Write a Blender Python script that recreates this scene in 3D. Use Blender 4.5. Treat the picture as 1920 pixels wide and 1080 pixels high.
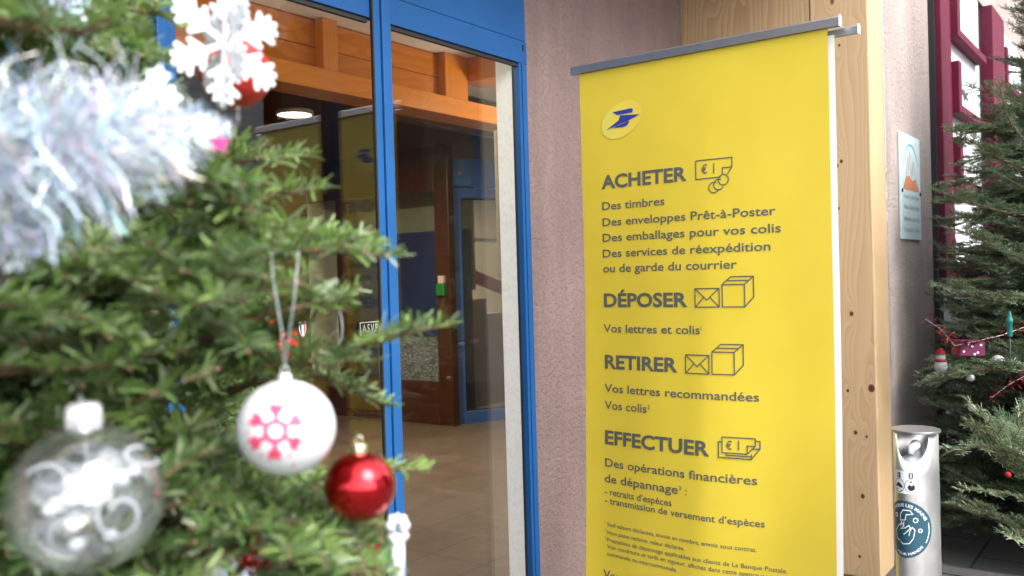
import bpy, math, random
import numpy as np
from mathutils import Vector, Matrix

for o in list(bpy.data.objects):
    bpy.data.objects.remove(o)
SC = bpy.context.scene
COL = SC.collection
rnd = random.Random(7)
R = math.radians

# ---------------------------------------------------------------- camera
# plan axes: +X runs along the facade away from the camera, +Y goes into the building
EYE, FPX, TH, PITCH = 1.40, 1695.0, 0.028, math.atan(17 / 1695)
CY, SY = .8048, .5935
r0 = Vector((SY, -CY, 0))
fw = Vector((math.cos(PITCH) * CY, math.cos(PITCH) * SY, -math.sin(PITCH)))
up0 = r0.cross(fw)
cr = r0 * math.cos(TH) - up0 * math.sin(TH)
cu = r0 * math.sin(TH) + up0 * math.cos(TH)
cam = bpy.data.cameras.new("camera")
cam.sensor_width = 36.0
cam.lens = FPX / 1920 * 36
cam.clip_start, cam.clip_end = .05, 600
cam.dof.use_dof = True
cam.dof.focus_distance = 2.95
cam.dof.aperture_fstop = 4.7
cob = bpy.data.objects.new("camera", cam)
COL.objects.link(cob)
cob.matrix_world = Matrix(((cr.x, cu.x, -fw.x, 0), (cr.y, cu.y, -fw.y, 0), (cr.z, cu.z, -fw.z, EYE), (0, 0, 0, 1)))
SC.camera = cob


def at(px, py, d):
    """photo pixel (1920 wide) at view depth d metres -> point"""
    return fw * d + cr * ((px - 960) / FPX * d) + cu * ((540 - py) / FPX * d) + Vector((0, 0, EYE))


def proj(P):
    """points (n,3) -> photo pixels and depth"""
    Q = np.asarray(P, float) - np.array([0, 0, EYE])
    d = Q @ np.array(fw)
    d = np.where(np.abs(d) < 1e-6, 1e-6, d)
    return 960 + Q @ np.array(cr) / d * FPX, 540 - Q @ np.array(cu) / d * FPX, d


# ---------------------------------------------------------------- sky, sun, exposure
w = bpy.data.worlds.new("World")
SC.world = w
w.use_nodes = True
nt = w.node_tree
sky = nt.nodes.new('ShaderNodeTexSky')
sky.sky_type = 'NISHITA'
sky.sun_disc = False
SUN_EL, SUN_AZ = R(46), R(187)          # azimuth from +Y, clockwise towards +X
sky.sun_elevation = SUN_EL
sky.sun_rotation = SUN_AZ
sky.dust_density = 3.0
hs = nt.nodes.new('ShaderNodeHueSaturation')   # thin cloud: the sky light is almost neutral
hs.inputs['Saturation'].default_value = .28
nt.links.new(sky.outputs[0], hs.inputs['Color'])
nt.links.new(hs.outputs[0], nt.nodes['Background'].inputs[0])
nt.nodes['Background'].inputs[1].default_value = .15
sl = bpy.data.lights.new("sun", 'SUN')
sl.energy = .5
sl.angle = R(32)
sl.color = (1, .95, .88)
so = bpy.data.objects.new("sun", sl)
COL.objects.link(so)
sd = Vector((math.sin(SUN_AZ) * math.cos(SUN_EL), math.cos(SUN_AZ) * math.cos(SUN_EL), math.sin(SUN_EL)))
so.rotation_euler = sd.to_track_quat('Z', 'Y').to_euler()
so.location = (0, -8, 12)
SC.view_settings.view_transform = 'Standard'
SC.view_settings.look = 'None'
SC.view_settings.exposure = 2.05
SC.view_settings.gamma = 1
SC.render.engine = 'CYCLES'
SC.cycles.max_bounces = 8
SC.cycles.transparent_max_bounces = 16
SC.cycles.caustics_reflective = False
SC.cycles.caustics_refractive = False
SC.cycles.sample_clamp_indirect = 4.0


# ---------------------------------------------------------------- helpers
def lin(r, g, b):
    f = lambda c: c / 12.92 if c <= .04045 else ((c + .055) / 1.055) ** 2.4
    return (f(r / 255), f(g / 255), f(b / 255), 1)


class NT:
    def __init__(s, name):
        s.m = bpy.data.materials.new(name)
        s.m.use_nodes = True
        s.t = s.m.node_tree
        s.p = s.t.nodes['Principled BSDF']
        s.out = s.t.nodes['Material Output']

    def n(s, typ, **kw):
        nd = s.t.nodes.new('ShaderNode' + typ)
        for k, v in kw.items():
            if k in nd.inputs.keys() if isinstance(k, str) and k in nd.inputs else False:
                nd.inputs[k].default_value = v
            else:
                setattr(nd, k, v)
        return nd

    def l(s, a, b):
        s.t.links.new(a, b)

    def coord(s, scale=(1, 1, 1), kind='Object', rot=(0, 0, 0)):
        tc = s.n('TexCoord')
        mp = s.n('Mapping')
        mp.inputs['Scale'].default_value = scale
        mp.inputs['Rotation'].default_value = rot
        s.l(tc.outputs[kind], mp.inputs[0])
        return mp.outputs[0]

    def noise(s, vec, scale, detail=4, rough=.55, dist=0):
        nd = s.n('TexNoise')
        nd.inputs['Scale'].default_value = scale
        nd.inputs['Detail'].default_value = detail
        nd.inputs['Roughness'].default_value = rough
        nd.inputs['Distortion'].default_value = dist
        if vec is not None:
            s.l(vec, nd.inputs['Vector'])
        return nd.outputs['Fac']

    def ramp(s, fac, stops, interp='LINEAR'):
        r = s.n('ValToRGB')
        e = r.color_ramp.elements
        r.color_ramp.interpolation = interp
        while len(e) < len(stops):
            e.new(.5)
        for el, (p, c) in zip(e, stops):
            el.position = p
            el.color = c if len(c) == 4 else (*c, 1)
        s.l(fac, r.inputs[0])
        return r.outputs[0]

    def mix(s, fac, a, b, mode='MIX'):
        m = s.n('Mix', data_type='RGBA', blend_type=mode)
        for i, v in ((0, fac), (6, a), (7, b)):
            if hasattr(v, 'node'):
                s.l(v, m.inputs[i])
            else:
                m.inputs[i].default_value = v
        return m.outputs[2]

    def math(s, op, a, b=None, c=None):
        m = s.n('Math', operation=op)
        for i, v in enumerate((a, b, c)):
            if v is None:
                continue
            if hasattr(v, 'node'):
                s.l(v, m.inputs[i])
            else:
                m.inputs[i].default_value = v
        return m.outputs[0]

    def bump(s, h, strength=.3, dist=.01):
        b = s.n('Bump')
        b.inputs['Strength'].default_value = strength
        b.inputs['Distance'].default_value = dist
        s.l(h, b.inputs['Height'])
        s.l(b.outputs[0], s.p.inputs['Normal'])

    def set(s, **kw):
        for k, v in kw.items():
            k = {'color': 'Base Color', 'rough': 'Roughness', 'metal': 'Metallic', 'spec': 'Specular IOR Level',
                 'coat': 'Coat Weight', 'emit': 'Emission Strength', 'emitc': 'Emission Color', 'sub': 'Subsurface Weight',
                 'sheen': 'Sheen Weight'}[k]
            if hasattr(v, 'node'):
                s.l(v, s.p.inputs[k])
            else:
                s.p.inputs[k].default_value = v
        return s


def simple(name, col, rough=.5, metal=0, var=.12, scale=30, **kw):
    m = NT(name)
    n = m.noise(m.coord(), scale, 3)
    c2 = tuple(min(1, x * (1 + var)) for x in col[:3]) + (1,)
    c1 = tuple(x * (1 - var) for x in col[:3]) + (1,)
    m.set(color=m.ramp(n, [(.3, c1), (.7, c2)]), rough=rough, metal=metal, **kw)
    return m.m


def mat_plaster(name, col, grain=45, strength=.55, stain=.15):
    m = NT(name)
    v = m.coord()
    a = m.noise(v, grain, 5, .6, .6)
    b = m.noise(v, grain * 2.7, 3, .6)
    pits = m.ramp(a, [(.33, (0, 0, 0)), (.55, (1, 1, 1))])
    h = m.math('ADD', pits, m.math('MULTIPLY', b, .5))
    st = m.noise(m.coord((1.6, 1.6, .45)), 2.2, 5, .62)
    base = m.ramp(st, [(.3, tuple(c * (1 - stain) for c in col[:3])), (.7, tuple(c * (1 + stain * .5) for c in col[:3]))])
    pc = m.mix(.75, base, m.ramp(pits, [(0, tuple(c * .8 for c in col[:3])), (1, col)]), 'MULTIPLY')
    pc = m.mix(.5, base, m.mix(m.math('SUBTRACT', 1, pits), base, tuple(c * .8 for c in col[:3]) + (1,)))
    m.set(color=pc, rough=.9, spec=.15)
    m.bump(h, strength, .006)
    return m.m


def mat_wood(name, dark, light, axis='z', freq=70, knots=True, rough=.55, contrast=1.0, board=None, kn_list=None):
    """plain-sawn boards: bands along the axis that swerve round knots"""
    m = NT(name)
    sc = {'z': (1, 1, .13), 'x': (.13, 1, 1), 'y': (1, .13, 1)}[axis]
    v = m.coord(sc)
    warp = m.noise(v, 3.2, 2, .5)
    vo = m.n('TexVoronoi', feature='F1')
    vo.inputs['Scale'].default_value = 1.0
    vo.inputs['Randomness'].default_value = 1
    ks = {'z': (4.2, 4.2, 2.6), 'x': (2.6, 4.2, 4.2), 'y': (4.2, 2.6, 4.2)}[axis]
    m.l(m.coord(ks), vo.inputs['Vector'])
    d = vo.outputs['Distance']
    bump = m.ramp(d, [(0, (1, 1, 1)), (.16, (.35, .35, .35)), (.4, (0, 0, 0))])
    tc = m.n('TexCoord')
    sx = m.n('SeparateXYZ')
    m.l(tc.outputs['Object'], sx.inputs[0])
    if axis == 'z':
        across = m.math('ADD', m.math('MULTIPLY', sx.outputs[0], 1), sx.outputs[1])
    elif axis == 'x':
        across = m.math('ADD', sx.outputs[1], sx.outputs[2])
    else:
        across = m.math('ADD', sx.outputs[0], sx.outputs[2])
    ph = m.math('MULTIPLY', across, freq)
    ph = m.math('ADD', ph, m.math('MULTIPLY', warp, 13))
    if knots:
        ph = m.math('ADD', ph, m.math('MULTIPLY', bump, 5))
    kd = None
    if kn_list:
        tk = m.n('TexCoord')
        mk = m.n('Mapping')
        mk.inputs['Scale'].default_value = (0, 1, .8)
        mk.inputs['Location'].default_value = (0, 2.0, 0)       # the part's coordinates start at the building's base
        m.l(tk.outputs['Object'], mk.inputs[0])
        for ky, kz, kr in kn_list:
            v1 = m.n('VectorMath', operation='DISTANCE')
            m.l(mk.outputs[0], v1.inputs[0])
            v1.inputs[1].default_value = (0, ky, kz * .8)
            q = m.math('DIVIDE', v1.outputs['Value'], kr)
            kd = q if kd is None else m.math('MINIMUM', kd, q)
            v2 = m.n('VectorMath', operation='DISTANCE')
            m2 = m.n('Mapping')
            m2.inputs['Scale'].default_value = (0, 1, .28)
            m2.inputs['Location'].default_value = (0, 2.0, 0)
            m.l(tk.outputs['Object'], m2.inputs[0])
            m.l(m2.outputs[0], v2.inputs[0])
            v2.inputs[1].default_value = (0, ky, kz * .28)
            e = m.math('POWER', 2.718, m.math('MULTIPLY', m.math('POWER', m.math('DIVIDE', v2.outputs['Value'], .022), 2.0), -1.0))
            ph = m.math('ADD', ph, m.math('MULTIPLY', e, 1.6 + kr * 60))
    band = m.math('FRACT', ph)
    fine = m.noise(m.coord({'z': (1, 1, .03), 'x': (.03, 1, 1), 'y': (1, .03, 1)}[axis]), 160, 3)
    g = m.math('ADD', m.math('MULTIPLY', band, .62), m.math('MULTIPLY', fine, .45))
    dk = tuple(l + (d_ - l) * contrast for d_, l in zip(dark[:3], light[:3]))
    col = m.ramp(g, [(.25, light[:3]), (.62, tuple((a + b) / 2 for a, b in zip(dk, light))), (.98, dk)])
    tone = m.noise(m.coord(sc), 2.0, 2)
    col = m.mix(.35, col, m.ramp(tone, [(.3, (.72, .68, .62)), (.7, (1, 1, 1))]), 'MULTIPLY')
    if board:
        bx = m.math('FLOOR', m.math('MULTIPLY', across, 1 / board))
        wn = m.n('TexWhiteNoise', noise_dimensions='1D')
        m.l(bx, wn.inputs['W'])
        col = m.mix(.6, col, m.ramp(wn.outputs['Value'], [(0, (.6, .58, .55)), (1, (1.0, 1.0, 1.0))]), 'MULTIPLY')
        fr = m.math('FRACT', m.math('MULTIPLY', across, 1 / board))
        gap = m.math('LESS_THAN', fr, .035)
        col = m.mix(gap, col, tuple(c * .25 for c in dark[:3]) + (1,))
    if knots:
        kn = m.ramp(d, [(.0, (1, 1, 1)), (.035, (1, 1, 1)), (.055, (0, 0, 0))])
        col = m.mix(kn, col, tuple(c * .35 for c in dark[:3]) + (1,))
    if kd is not None:
        kc = m.ramp(kd, [(0, (.05, .018, .008)), (.8, (.10, .04, .016)), (1.0, (.26, .12, .05))])
        kf = m.ramp(kd, [(0, (1, 1, 1)), (.85, (.9, .9, .9)), (1.0, (0, 0, 0))])
        col = m.mix(kf, col, kc)
    m.set(color=col, rough=rough, spec=.3)
    m.bump(g, .12, .003)
    return m.m


def mat_glass(name, r_0=.045, tint=(1, 1, 1), rough=0.0):
    m = NT(name)
    lw = m.n('LayerWeight')
    lw.inputs['Blend'].default_value = .5
    f5 = m.math('POWER', lw.outputs['Facing'], 4.0)
    k = m.math('ADD', m.math('MULTIPLY', f5, 1 - r_0), r_0)
    tr = m.n('BsdfTransparent')
    tr.inputs[0].default_value = (*tint, 1)
    gl = m.n('BsdfGlossy')
    gl.inputs['Roughness'].default_value = rough
    gl.inputs[0].default_value = (1, 1, 1, 1)
    mx = m.n('MixShader')
    m.l(k, mx.inputs[0])
    m.l(tr.outputs[0], mx.inputs[1])
    m.l(gl.outputs[0], mx.inputs[2])
    m.l(mx.outputs[0], m.out.inputs[0])
    return m.m


def mat_attr(name, rough=.5, metal=0, transl=0, spec=.5, gain=1):
    m = NT(name)
    a = m.n('VertexColor')
    a.layer_name = 'tint'
    m.set(color=a.outputs[0], rough=rough, metal=metal, spec=spec)
    if transl:
        t = m.n('BsdfTranslucent')
        m.l(a.outputs[0], t.inputs[0])
        mx = m.n('MixShader')
        mx.inputs[0].default_value = transl
        m.l(m.p.outputs[0], mx.inputs[1])
        m.l(t.outputs[0], mx.inputs[2])
        m.l(mx.outputs[0], m.out.inputs[0])
    return m.m


BASE = {}


def wloc(o):
    v = Vector((0, 0, 0))
    while o:
        v += o.location
        o = o.parent
    return v


def tag(o, label=None, cat=None, group=None, kind=None):
    for k, v in (('label', label), ('category', cat), ('group', group), ('kind', kind)):
        if v:
            o[k] = v
    return o


def thing(name, loc, label, cat, group=None):
    o = bpy.data.objects.new(name, None)
    o.empty_display_size = .05
    o.location = loc
    COL.objects.link(o)
    return tag(o, label, cat, group)


class MB:
    def __init__(s):
        s.v, s.f = [], []

    def add(s, vs, fs):
        n = len(s.v)
        s.v += [tuple(p) for p in vs]
        s.f += [tuple(i + n for i in f) for f in fs]
        return s

    def box(s, x0, x1, y0, y1, z0, z1):
        return s.add([(x0, y0, z0), (x1, y0, z0), (x1, y1, z0), (x0, y1, z0), (x0, y0, z1), (x1, y0, z1), (x1, y1, z1), (x0, y1, z1)],
                     [(0, 3, 2, 1), (4, 5, 6, 7), (0, 1, 5, 4), (1, 2, 6, 5), (2, 3, 7, 6), (3, 0, 4, 7)])

    def obox(s, c, ax, ay, az):
        """box from a centre and three half vectors"""
        c, ax, ay, az = map(Vector, (c, ax, ay, az))
        vs = [c + ax * i + ay * j + az * k for k in (-1, 1) for i, j in ((-1, -1), (1, -1), (1, 1), (-1, 1))]
        return s.add(vs, [(0, 3, 2, 1), (4, 5, 6, 7), (0, 1, 5, 4), (1, 2, 6, 5), (2, 3, 7, 6), (3, 0, 4, 7)])

    def prism(s, poly, d):
        """closed loop of 3D points pushed along d"""
        d = Vector(d)
        n = len(poly)
        vs = [Vector(p) for p in poly] + [Vector(p) + d for p in poly]
        return s.add(vs, [tuple(range(n))[::-1], tuple(range(n, 2 * n))] + [(i, (i + 1) % n, n + (i + 1) % n, n + i) for i in range(n)])

    def tube(s, pts, r, n=8, cap=True):
        pts = [Vector(p) for p in pts]
        rr = r if isinstance(r, (list, tuple)) else [r] * len(pts)
        base = len(s.v)
        u = None
        for i, p in enumerate(pts):
            t = (pts[min(i + 1, len(pts) - 1)] - pts[max(i - 1, 0)])
            t = t.normalized() if t.length > 1e-9 else Vector((0, 0, 1))
            if u is None:
                u = t.orthogonal().normalized()
            u = (u - t * u.dot(t))
            u = u.normalized() if u.length > 1e-6 else t.orthogonal().normalized()
            q = t.cross(u)
            for k in range(n):
                a = 2 * math.pi * k / n
                s.v.append(tuple(p + (u * math.cos(a) + q * math.sin(a)) * rr[i]))
        for i in range(len(pts) - 1):
            for k in range(n):
                a, b = base + i * n + k, base + i * n + (k + 1) % n
                s.f.append((a, b, b + n, a + n))
        if cap:
            s.f.append(tuple(base + k for k in range(n))[::-1])
            s.f.append(tuple(base + (len(pts) - 1) * n + k for k in range(n)))
        return s

    def lathe(s, c, prof, n=32, ax=None, up=None):
        """profile of (radius, height) about a vertical (or given) axis"""
        c = Vector(c)
        z = Vector(up).normalized() if up else Vector((0, 0, 1))
        x = Vector(ax).normalized() if ax else z.orthogonal().normalized()
        y = z.cross(x)
        base = len(s.v)
        for r, h in prof:
            for k in range(n):
                a = 2 * math.pi * k / n
                s.v.append(tuple(c + z * h + (x * math.cos(a) + y * math.sin(a)) * r))
        for i in range(len(prof) - 1):
            for k in range(n):
                a, b = base + i * n + k, base + i * n + (k + 1) % n
                s.f.append((a, b, b + n, a + n))
        return s

    def ball(s, c, r, nu=40, nv=24, squash=1):
        prof = []
        for i in range(nv + 1):
            a = -math.pi / 2 + math.pi * i / nv
            prof.append((max(1e-5, r * math.cos(a)), r * squash * math.sin(a)))
        return s.lathe(c, prof, nu)

    def build(s, name, mat, parent=None, smooth=False, bevel=0, seg=2):
        me = bpy.data.meshes.new(name)
        off = wloc(parent) if parent else (Vector((0, 0, 0)))
        me.from_pydata([tuple(Vector(p) - off) for p in s.v], [], s.f)
        me.update()
        if smooth:
            me.polygons.foreach_set('use_smooth', [True] * len(me.polygons))
        me.materials.append(mat)
        o = bpy.data.objects.new(name, me)
        COL.objects.link(o)
        if parent:
            o.parent = parent
        if bevel:
            b = o.modifiers.new('bevel', 'BEVEL')
            b.width = bevel
            b.segments = seg
            b.limit_method = 'ANGLE'
            b.angle_limit = R(40)
        return o


def np_mesh(name, V, F, mat, parent=None, tint=None, smooth=False):
    """V (n,3), F (m,4) arrays; tint (n,3) per-vertex colour"""
    off = np.array(wloc(parent)) if parent else np.zeros(3)
    me = bpy.data.meshes.new(name)
    me.vertices.add(len(V))
    me.vertices.foreach_set('co', (V - off).astype(np.float32).ravel())
    k = F.shape[1]
    me.loops.add(F.size)
    me.loops.foreach_set('vertex_index', F.astype(np.int32).ravel())
    me.polygons.add(len(F))
    me.polygons.foreach_set('loop_start', np.arange(0, F.size, k, dtype=np.int32))
    if smooth:
        me.polygons.foreach_set('use_smooth', np.ones(len(F), dtype=bool))
    me.update(calc_edges=True)
    if tint is not None:
        a = me.color_attributes.new('tint', 'FLOAT_COLOR', 'POINT')
        a.data.foreach_set('color', np.concatenate([tint, np.ones((len(tint), 1))], 1).astype(np.float32).ravel())
    me.materials.append(mat)
    o = bpy.data.objects.new(name, me)
    COL.objects.link(o)
    if parent:
        o.parent = parent
    return o


# ---- flat lettering and line drawing: 2D outlines that a mapping function lays on a surface
_CAP = {}


def glyphs(s, offset=0.0, res=3):
    c = bpy.data.curves.new('lettering', 'FONT')
    c.body = s
    c.size = 1
    c.offset = offset
    c.resolution_u = res
    o = bpy.data.objects.new('lettering', c)
    COL.objects.link(o)
    bpy.context.view_layer.update()
    dg = bpy.context.evaluated_depsgraph_get()
    me = bpy.data.meshes.new_from_object(o.evaluated_get(dg))
    V = np.array([v.co[:] for v in me.vertices]).reshape(-1, 3)[:, :2]
    F = [tuple(p.vertices) for p in me.polygons]
    bpy.data.objects.remove(o)
    bpy.data.curves.remove(c)
    bpy.data.meshes.remove(me)
    return V, F


CAP = glyphs('H')[0][:, 1].max()


def text2d(s, x0, x1, z, cap, bold=.0, shear=0):
    """lettering fitted between x0 and x1 with its capitals cap high -> [(x, z)], faces"""
    V, F = glyphs(s, bold)
    lo, hi = V[:, 0].min(), V[:, 0].max()
    k = cap / (CAP + 2 * bold)
    sx = (x1 - x0) / (hi - lo) if x1 is not None else k
    X = x0 + (V[:, 0] - lo) * sx
    Z = z + (V[:, 1] + bold) * k
    return list(zip(X, Z)), F


def stroke2d(pts, wd, closed=False):
    """mitred ribbon along a polyline"""
    P = [Vector((a, b)) for a, b in pts]
    n = len(P)
    L, Rr = [], []
    for i in range(n):
        a = P[i - 1] if (i > 0 or closed) else None
        b = P[(i + 1) % n] if (i < n - 1 or closed) else None
        d1 = (P[i] - a).normalized() if a is not None else None
        d2 = (b - P[i]).normalized() if b is not None else None
        d1 = d1 or d2
        d2 = d2 or d1
        n1 = Vector((-d1.y, d1.x))
        n2 = Vector((-d2.y, d2.x))
        m = (n1 + n2)
        m = m.normalized() if m.length > 1e-6 else n1
        k = wd / 2 / max(.35, m.dot(n1))
        L.append(P[i] + m * k)
        Rr.append(P[i] - m * k)
    V = [tuple(p) for p in L] + [tuple(p) for p in Rr]
    F = [(n + i, n + (i + 1) % n, (i + 1) % n, i) for i in range(n if closed else n - 1)]
    return V, F


def arc2d(cx, cz, r, a0, a1, n=24, rz=None):
    rz = rz or r
    return [(cx + r * math.cos(R(a0 + (a1 - a0) * i / n)), cz + rz * math.sin(R(a0 + (a1 - a0) * i / n))) for i in range(n + 1)]


def lay(mb, shape, fn, depth):
    V, F = shape
    return mb.add([fn(x, z, depth) for x, z in V], F)


# ---------------------------------------------------------------- materials
M = {}
# knots of the post face: (y, z, radius)
KNOTS = [(1.245, 1.875, .008), (1.226, 1.893, .008), (1.243, 1.681, .006), (1.197, 1.199, .010), (1.118, .864, .016), (1.222, .848, .007), (1.192, .659, .009), (1.144, .644, .006), (1.167, .372, .010), (1.187, .095, .007), (1.262, 2.025, .005), (1.222, 2.419, .006)]
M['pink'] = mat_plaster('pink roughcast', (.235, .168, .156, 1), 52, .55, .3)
M['pale'] = mat_plaster('pink roughcast lit tone', (.50, .40, .378, 1), 50, .6, .2)  # same paint as above; lit front and shaded recess are put into the colours
M['white_plaster'] = mat_plaster('white plaster', (.84, .83, .80, 1), 60, .12, .04)
M['blue'] = simple('blue powder coat', lin(30, 82, 138), .5, var=.09, scale=5, spec=.22)
M['deep_blue'] = simple('blue powder coat inside', lin(50, 88, 150), .4, var=.05, scale=6)
M['black'] = simple('black rubber', (.012, .012, .013, 1), .6)
M['pine'] = mat_wood('pale pine', (.41, .24, .115), (.60, .43, .25), 'z', 30, True, .5, .8)
M['pine_post'] = mat_wood('pale pine post', (.43, .25, .12), (.65, .465, .265), 'z', 34, True, .5, .52, kn_list=KNOTS)
M['orange_wood'] = mat_wood('varnished larch', (.34, .10, .014), (.60, .21, .034), 'x', 20, True, .32, .5, board=.15)
M['orange_beam'] = mat_wood('varnished larch beam', (.38, .12, .016), (.64, .235, .04), 'x', 22, True, .3, .4)
M['orange_post'] = mat_wood('varnished larch post', (.38, .12, .016), (.62, .225, .038), 'z', 22, True, .3, .4)
M['dark_wood'] = mat_wood('dark stained wood', (.035, .011, .004), (.10, .033, .012), 'x', 20, False, .4, .8, board=.18)
M['mahogany'] = mat_wood('mahogany stained wood', (.030, .009, .004), (.075, .022, .009), 'z', 30, False, .35, .7)
M['cream'] = mat_plaster('cream plaster', (.62, .57, .49, 1), 70, .1, .05)
M['alu'] = simple('satin aluminium', (.42, .41, .43, 1), .38, .85, .05)
M['white_vinyl'] = simple('white vinyl', (.80, .80, .82, 1), .45, 0, .02)
M['grey_ink'] = simple('grey print', lin(88, 91, 88), .5, 0, .03)
M['steel'] = None
M['maroon'] = simple('maroon paint', lin(110, 36, 60), .65, 0, .08, 8, spec=.12)
M['sheer'] = simple('white sheer blind', (.84, .82, .86, 1), .8, 0, .03, 5, spec=.1)
M['dark_panel'] = simple('dark glazed panel', (.03, .035, .035, 1), .12, 0, .2, 3)
M['glass'] = mat_glass('door glass', .042, (.92, .94, .92))
M['screen_glass'] = mat_glass('screen glass', .005, (.95, .97, .96))
M['pavement'] = None

# yellow print: even colour, slight satin
m = NT('yellow banner print')
n = m.noise(m.coord(), 9, 2)
m.set(color=m.ramp(n, [(.3, (.69, .525, .046)), (.7, (.72, .55, .054))]), rough=.40, spec=.35)
M['yellow'] = m.m

# brushed steel
m = NT('brushed steel')
n = m.noise(m.coord((1, 1, .0002)), 420, 2)
sm_ = m.noise(m.coord((1, 1, .5)), 28, 5, .65)
m.set(color=(.72, .71, .70, 1), metal=.9, rough=m.mix(.5, m.ramp(n, [(.3, (.33, .33, .33)), (.7, (.43, .43, .43))]), m.ramp(sm_, [(.35, (.24, .24, .24)), (.65, (.52, .52, .52))])))
M['steel'] = m.m

# floor tiles
m = NT('brown floor tiles')
tc = m.coord((1, 1, 1))
br = m.n('TexBrick')
br.offset = 0
br.inputs['Scale'].default_value = 1
br.inputs['Brick Width'].default_value = .345
br.inputs['Row Height'].default_value = .345
br.inputs['Mortar Size'].default_value = .0035
br.inputs['Mortar Smooth'].default_value = .2
br.inputs['Color1'].default_value = (.165, .112, .080, 1)
br.inputs['Color2'].default_value = (.14, .096, .070, 1)
br.inputs['Mortar'].default_value = (.05, .035, .028, 1)
m.l(tc, br.inputs['Vector'])
cl = m.ramp(m.noise(tc, 3.5, 6, .65, .4), [(.3, (.55, .52, .5)), (.72, (1, 1, 1))])
col = m.mix(.65, br.outputs['Color'], cl, 'MULTIPLY')
pale = m.ramp(m.noise(tc, 9, 5, .7), [(.52, (0, 0, 0)), (.75, (1, 1, 1))])
col = m.mix(m.math('MULTIPLY', pale, .25), col, (.30, .24, .19, 1))
m.set(color=col, rough=.42, spec=.35)
m.bump(br.outputs['Fac'], -.25, .002)
M['tiles'] = m.m

m = NT('grey paving')
tc = m.coord()
br = m.n('TexBrick')
br.offset = .5
br.inputs['Scale'].default_value = 1
br.inputs['Brick Width'].default_value = .6
br.inputs['Row Height'].default_value = .4
br.inputs['Mortar Size'].default_value = .006
br.inputs['Color1'].default_value = (.13, .13, .127, 1)
br.inputs['Color2'].default_value = (.11, .11, .11, 1)
br.inputs['Mortar'].default_value = (.03, .03, .03, 1)
m.l(tc, br.inputs['Vector'])
col = m.mix(.5, br.outputs['Color'], m.ramp(m.noise(tc, 2, 6, .65), [(.3, (.6, .6, .6)), (.7, (1, 1, 1))]), 'MULTIPLY')
m.set(color=col, rough=.8, spec=.15)
M['pavement'] = m.m

# ================================================================ SETTING
tag(MB().add([(-60, -120, 0), (160, -120, 0), (160, 2.02, 0), (-60, 2.02, 0)], [(0, 1, 2, 3)]).build('pavement', M['pavement']), kind='structure')
tag(MB().add([(-3, 2.02, .004), (13, 2.02, .004), (13, 12, .004), (-3, 12, .004)], [(0, 1, 2, 3)]).build('floor', M['tiles']), kind='structure')

# ---------------------------------------------------------------- the building
B = thing('building', (2.8, 2.0, 0), 'pink roughcast post office building with blue glazed entrance and pale timber reveal', 'building')
TX = 4.217
# recessed entrance wall right of the door
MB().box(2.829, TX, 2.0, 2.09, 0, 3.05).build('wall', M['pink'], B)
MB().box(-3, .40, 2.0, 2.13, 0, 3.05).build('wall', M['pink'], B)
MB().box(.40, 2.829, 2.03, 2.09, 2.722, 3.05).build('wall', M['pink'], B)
# front wall beyond the timber, upper storey over the recess, soffit of the recess
FY = 1.12
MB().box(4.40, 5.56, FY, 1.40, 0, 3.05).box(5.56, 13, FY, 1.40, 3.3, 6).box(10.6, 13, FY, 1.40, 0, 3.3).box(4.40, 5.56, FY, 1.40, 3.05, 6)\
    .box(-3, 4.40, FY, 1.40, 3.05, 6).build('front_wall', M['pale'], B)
MB().box(-3, TX, 1.12, 2.0, 3.02, 3.05).build('soffit', M['cream'], B)

# timber reveal: boards and the round-edged corner post
MB().box(TX, 4.40, 1.357, 2.0, 0, 3.02).build('timber_cladding', M['pine'], B, bevel=.003)
MB().box(TX - .004, 4.45, 1.095, 1.354, 0, 3.02).build('timber_post', M['pine_post'], B, bevel=.007, seg=3)

# ---- the blue entrance
D = thing('entrance_door', (2.8, 2.0, 0), None, None)
D.parent = B
D.location = (0, 0, 0)
f = MB()
f.box(2.776, 2.826, 1.985, 2.012, 0, 2.2135)                       # jamb
f.box(2.790, 2.806, 1.980, 1.985, 0, 2.2135)
f.build('door_frame', M['blue'], D, bevel=.003)
for bx_ in ((1.273, 1.303, 1.99, 2.10, 0, 2.205), (1.309, 1.338, 2.01, 2.08, 0, 2.205), (.40, .47, 1.99, 2.10, 0, 2.205)):   # pair of posts at the fixed light
    MB().box(*bx_).build('door_post', M['blue'], D, bevel=.003)
MB().box(.47, 1.27, 2.06, 2.10, 0, .09).build('bottom_rail', M['blue'], D, bevel=.003)
h = MB()
h.box(.36, 2.828, 1.985, 2.012, 2.214, 2.2992)
h.box(.36, 2.823, 1.986, 2.012, 2.3006, 2.72)
h.build('door_header', M['blue'], D, bevel=.0015)
st = MB()
st.box(2.001, 2.031, 1.976, 1.988, .01, 2.285)
st.box(2.0315, 2.070, 1.968, 1.990, .01, 2.285)
st.build('door_stile', M['blue'], D, bevel=.003)
g = MB()
g.box(1.994, 2.0005, 1.974, 1.984, .01, 2.285)
g.box(2.0705, 2.775, 1.992, 2.006, 2.200, 2.2135)
g.box(1.34, 1.9915, 1.992, 2.006, 2.200, 2.2135)
g.box(2.7775, 2.826, 2.0125, 2.022, .01, 2.2135)
g.box(2.000, 2.072, 1.966, 2.01, 2.286, 2.305)
g.box(2.80, 2.808, 1.982, 1.9845, 2.262, 2.285)
g.box(1.304, 1.308, 2.03, 2.08, 0, 2.205)
g.box(1.262, 1.272, 2.04, 2.10, 0, 2.205)
g.build('gasket', M['black'], D)
for x0, x1 in ((.47, 1.262), (1.339, 2.138), (2.142, 2.85)):
    MB().box(x0, x1, 2.096, 2.103, .02, 2.40).build('glass_pane', M['glass'], D)
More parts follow.
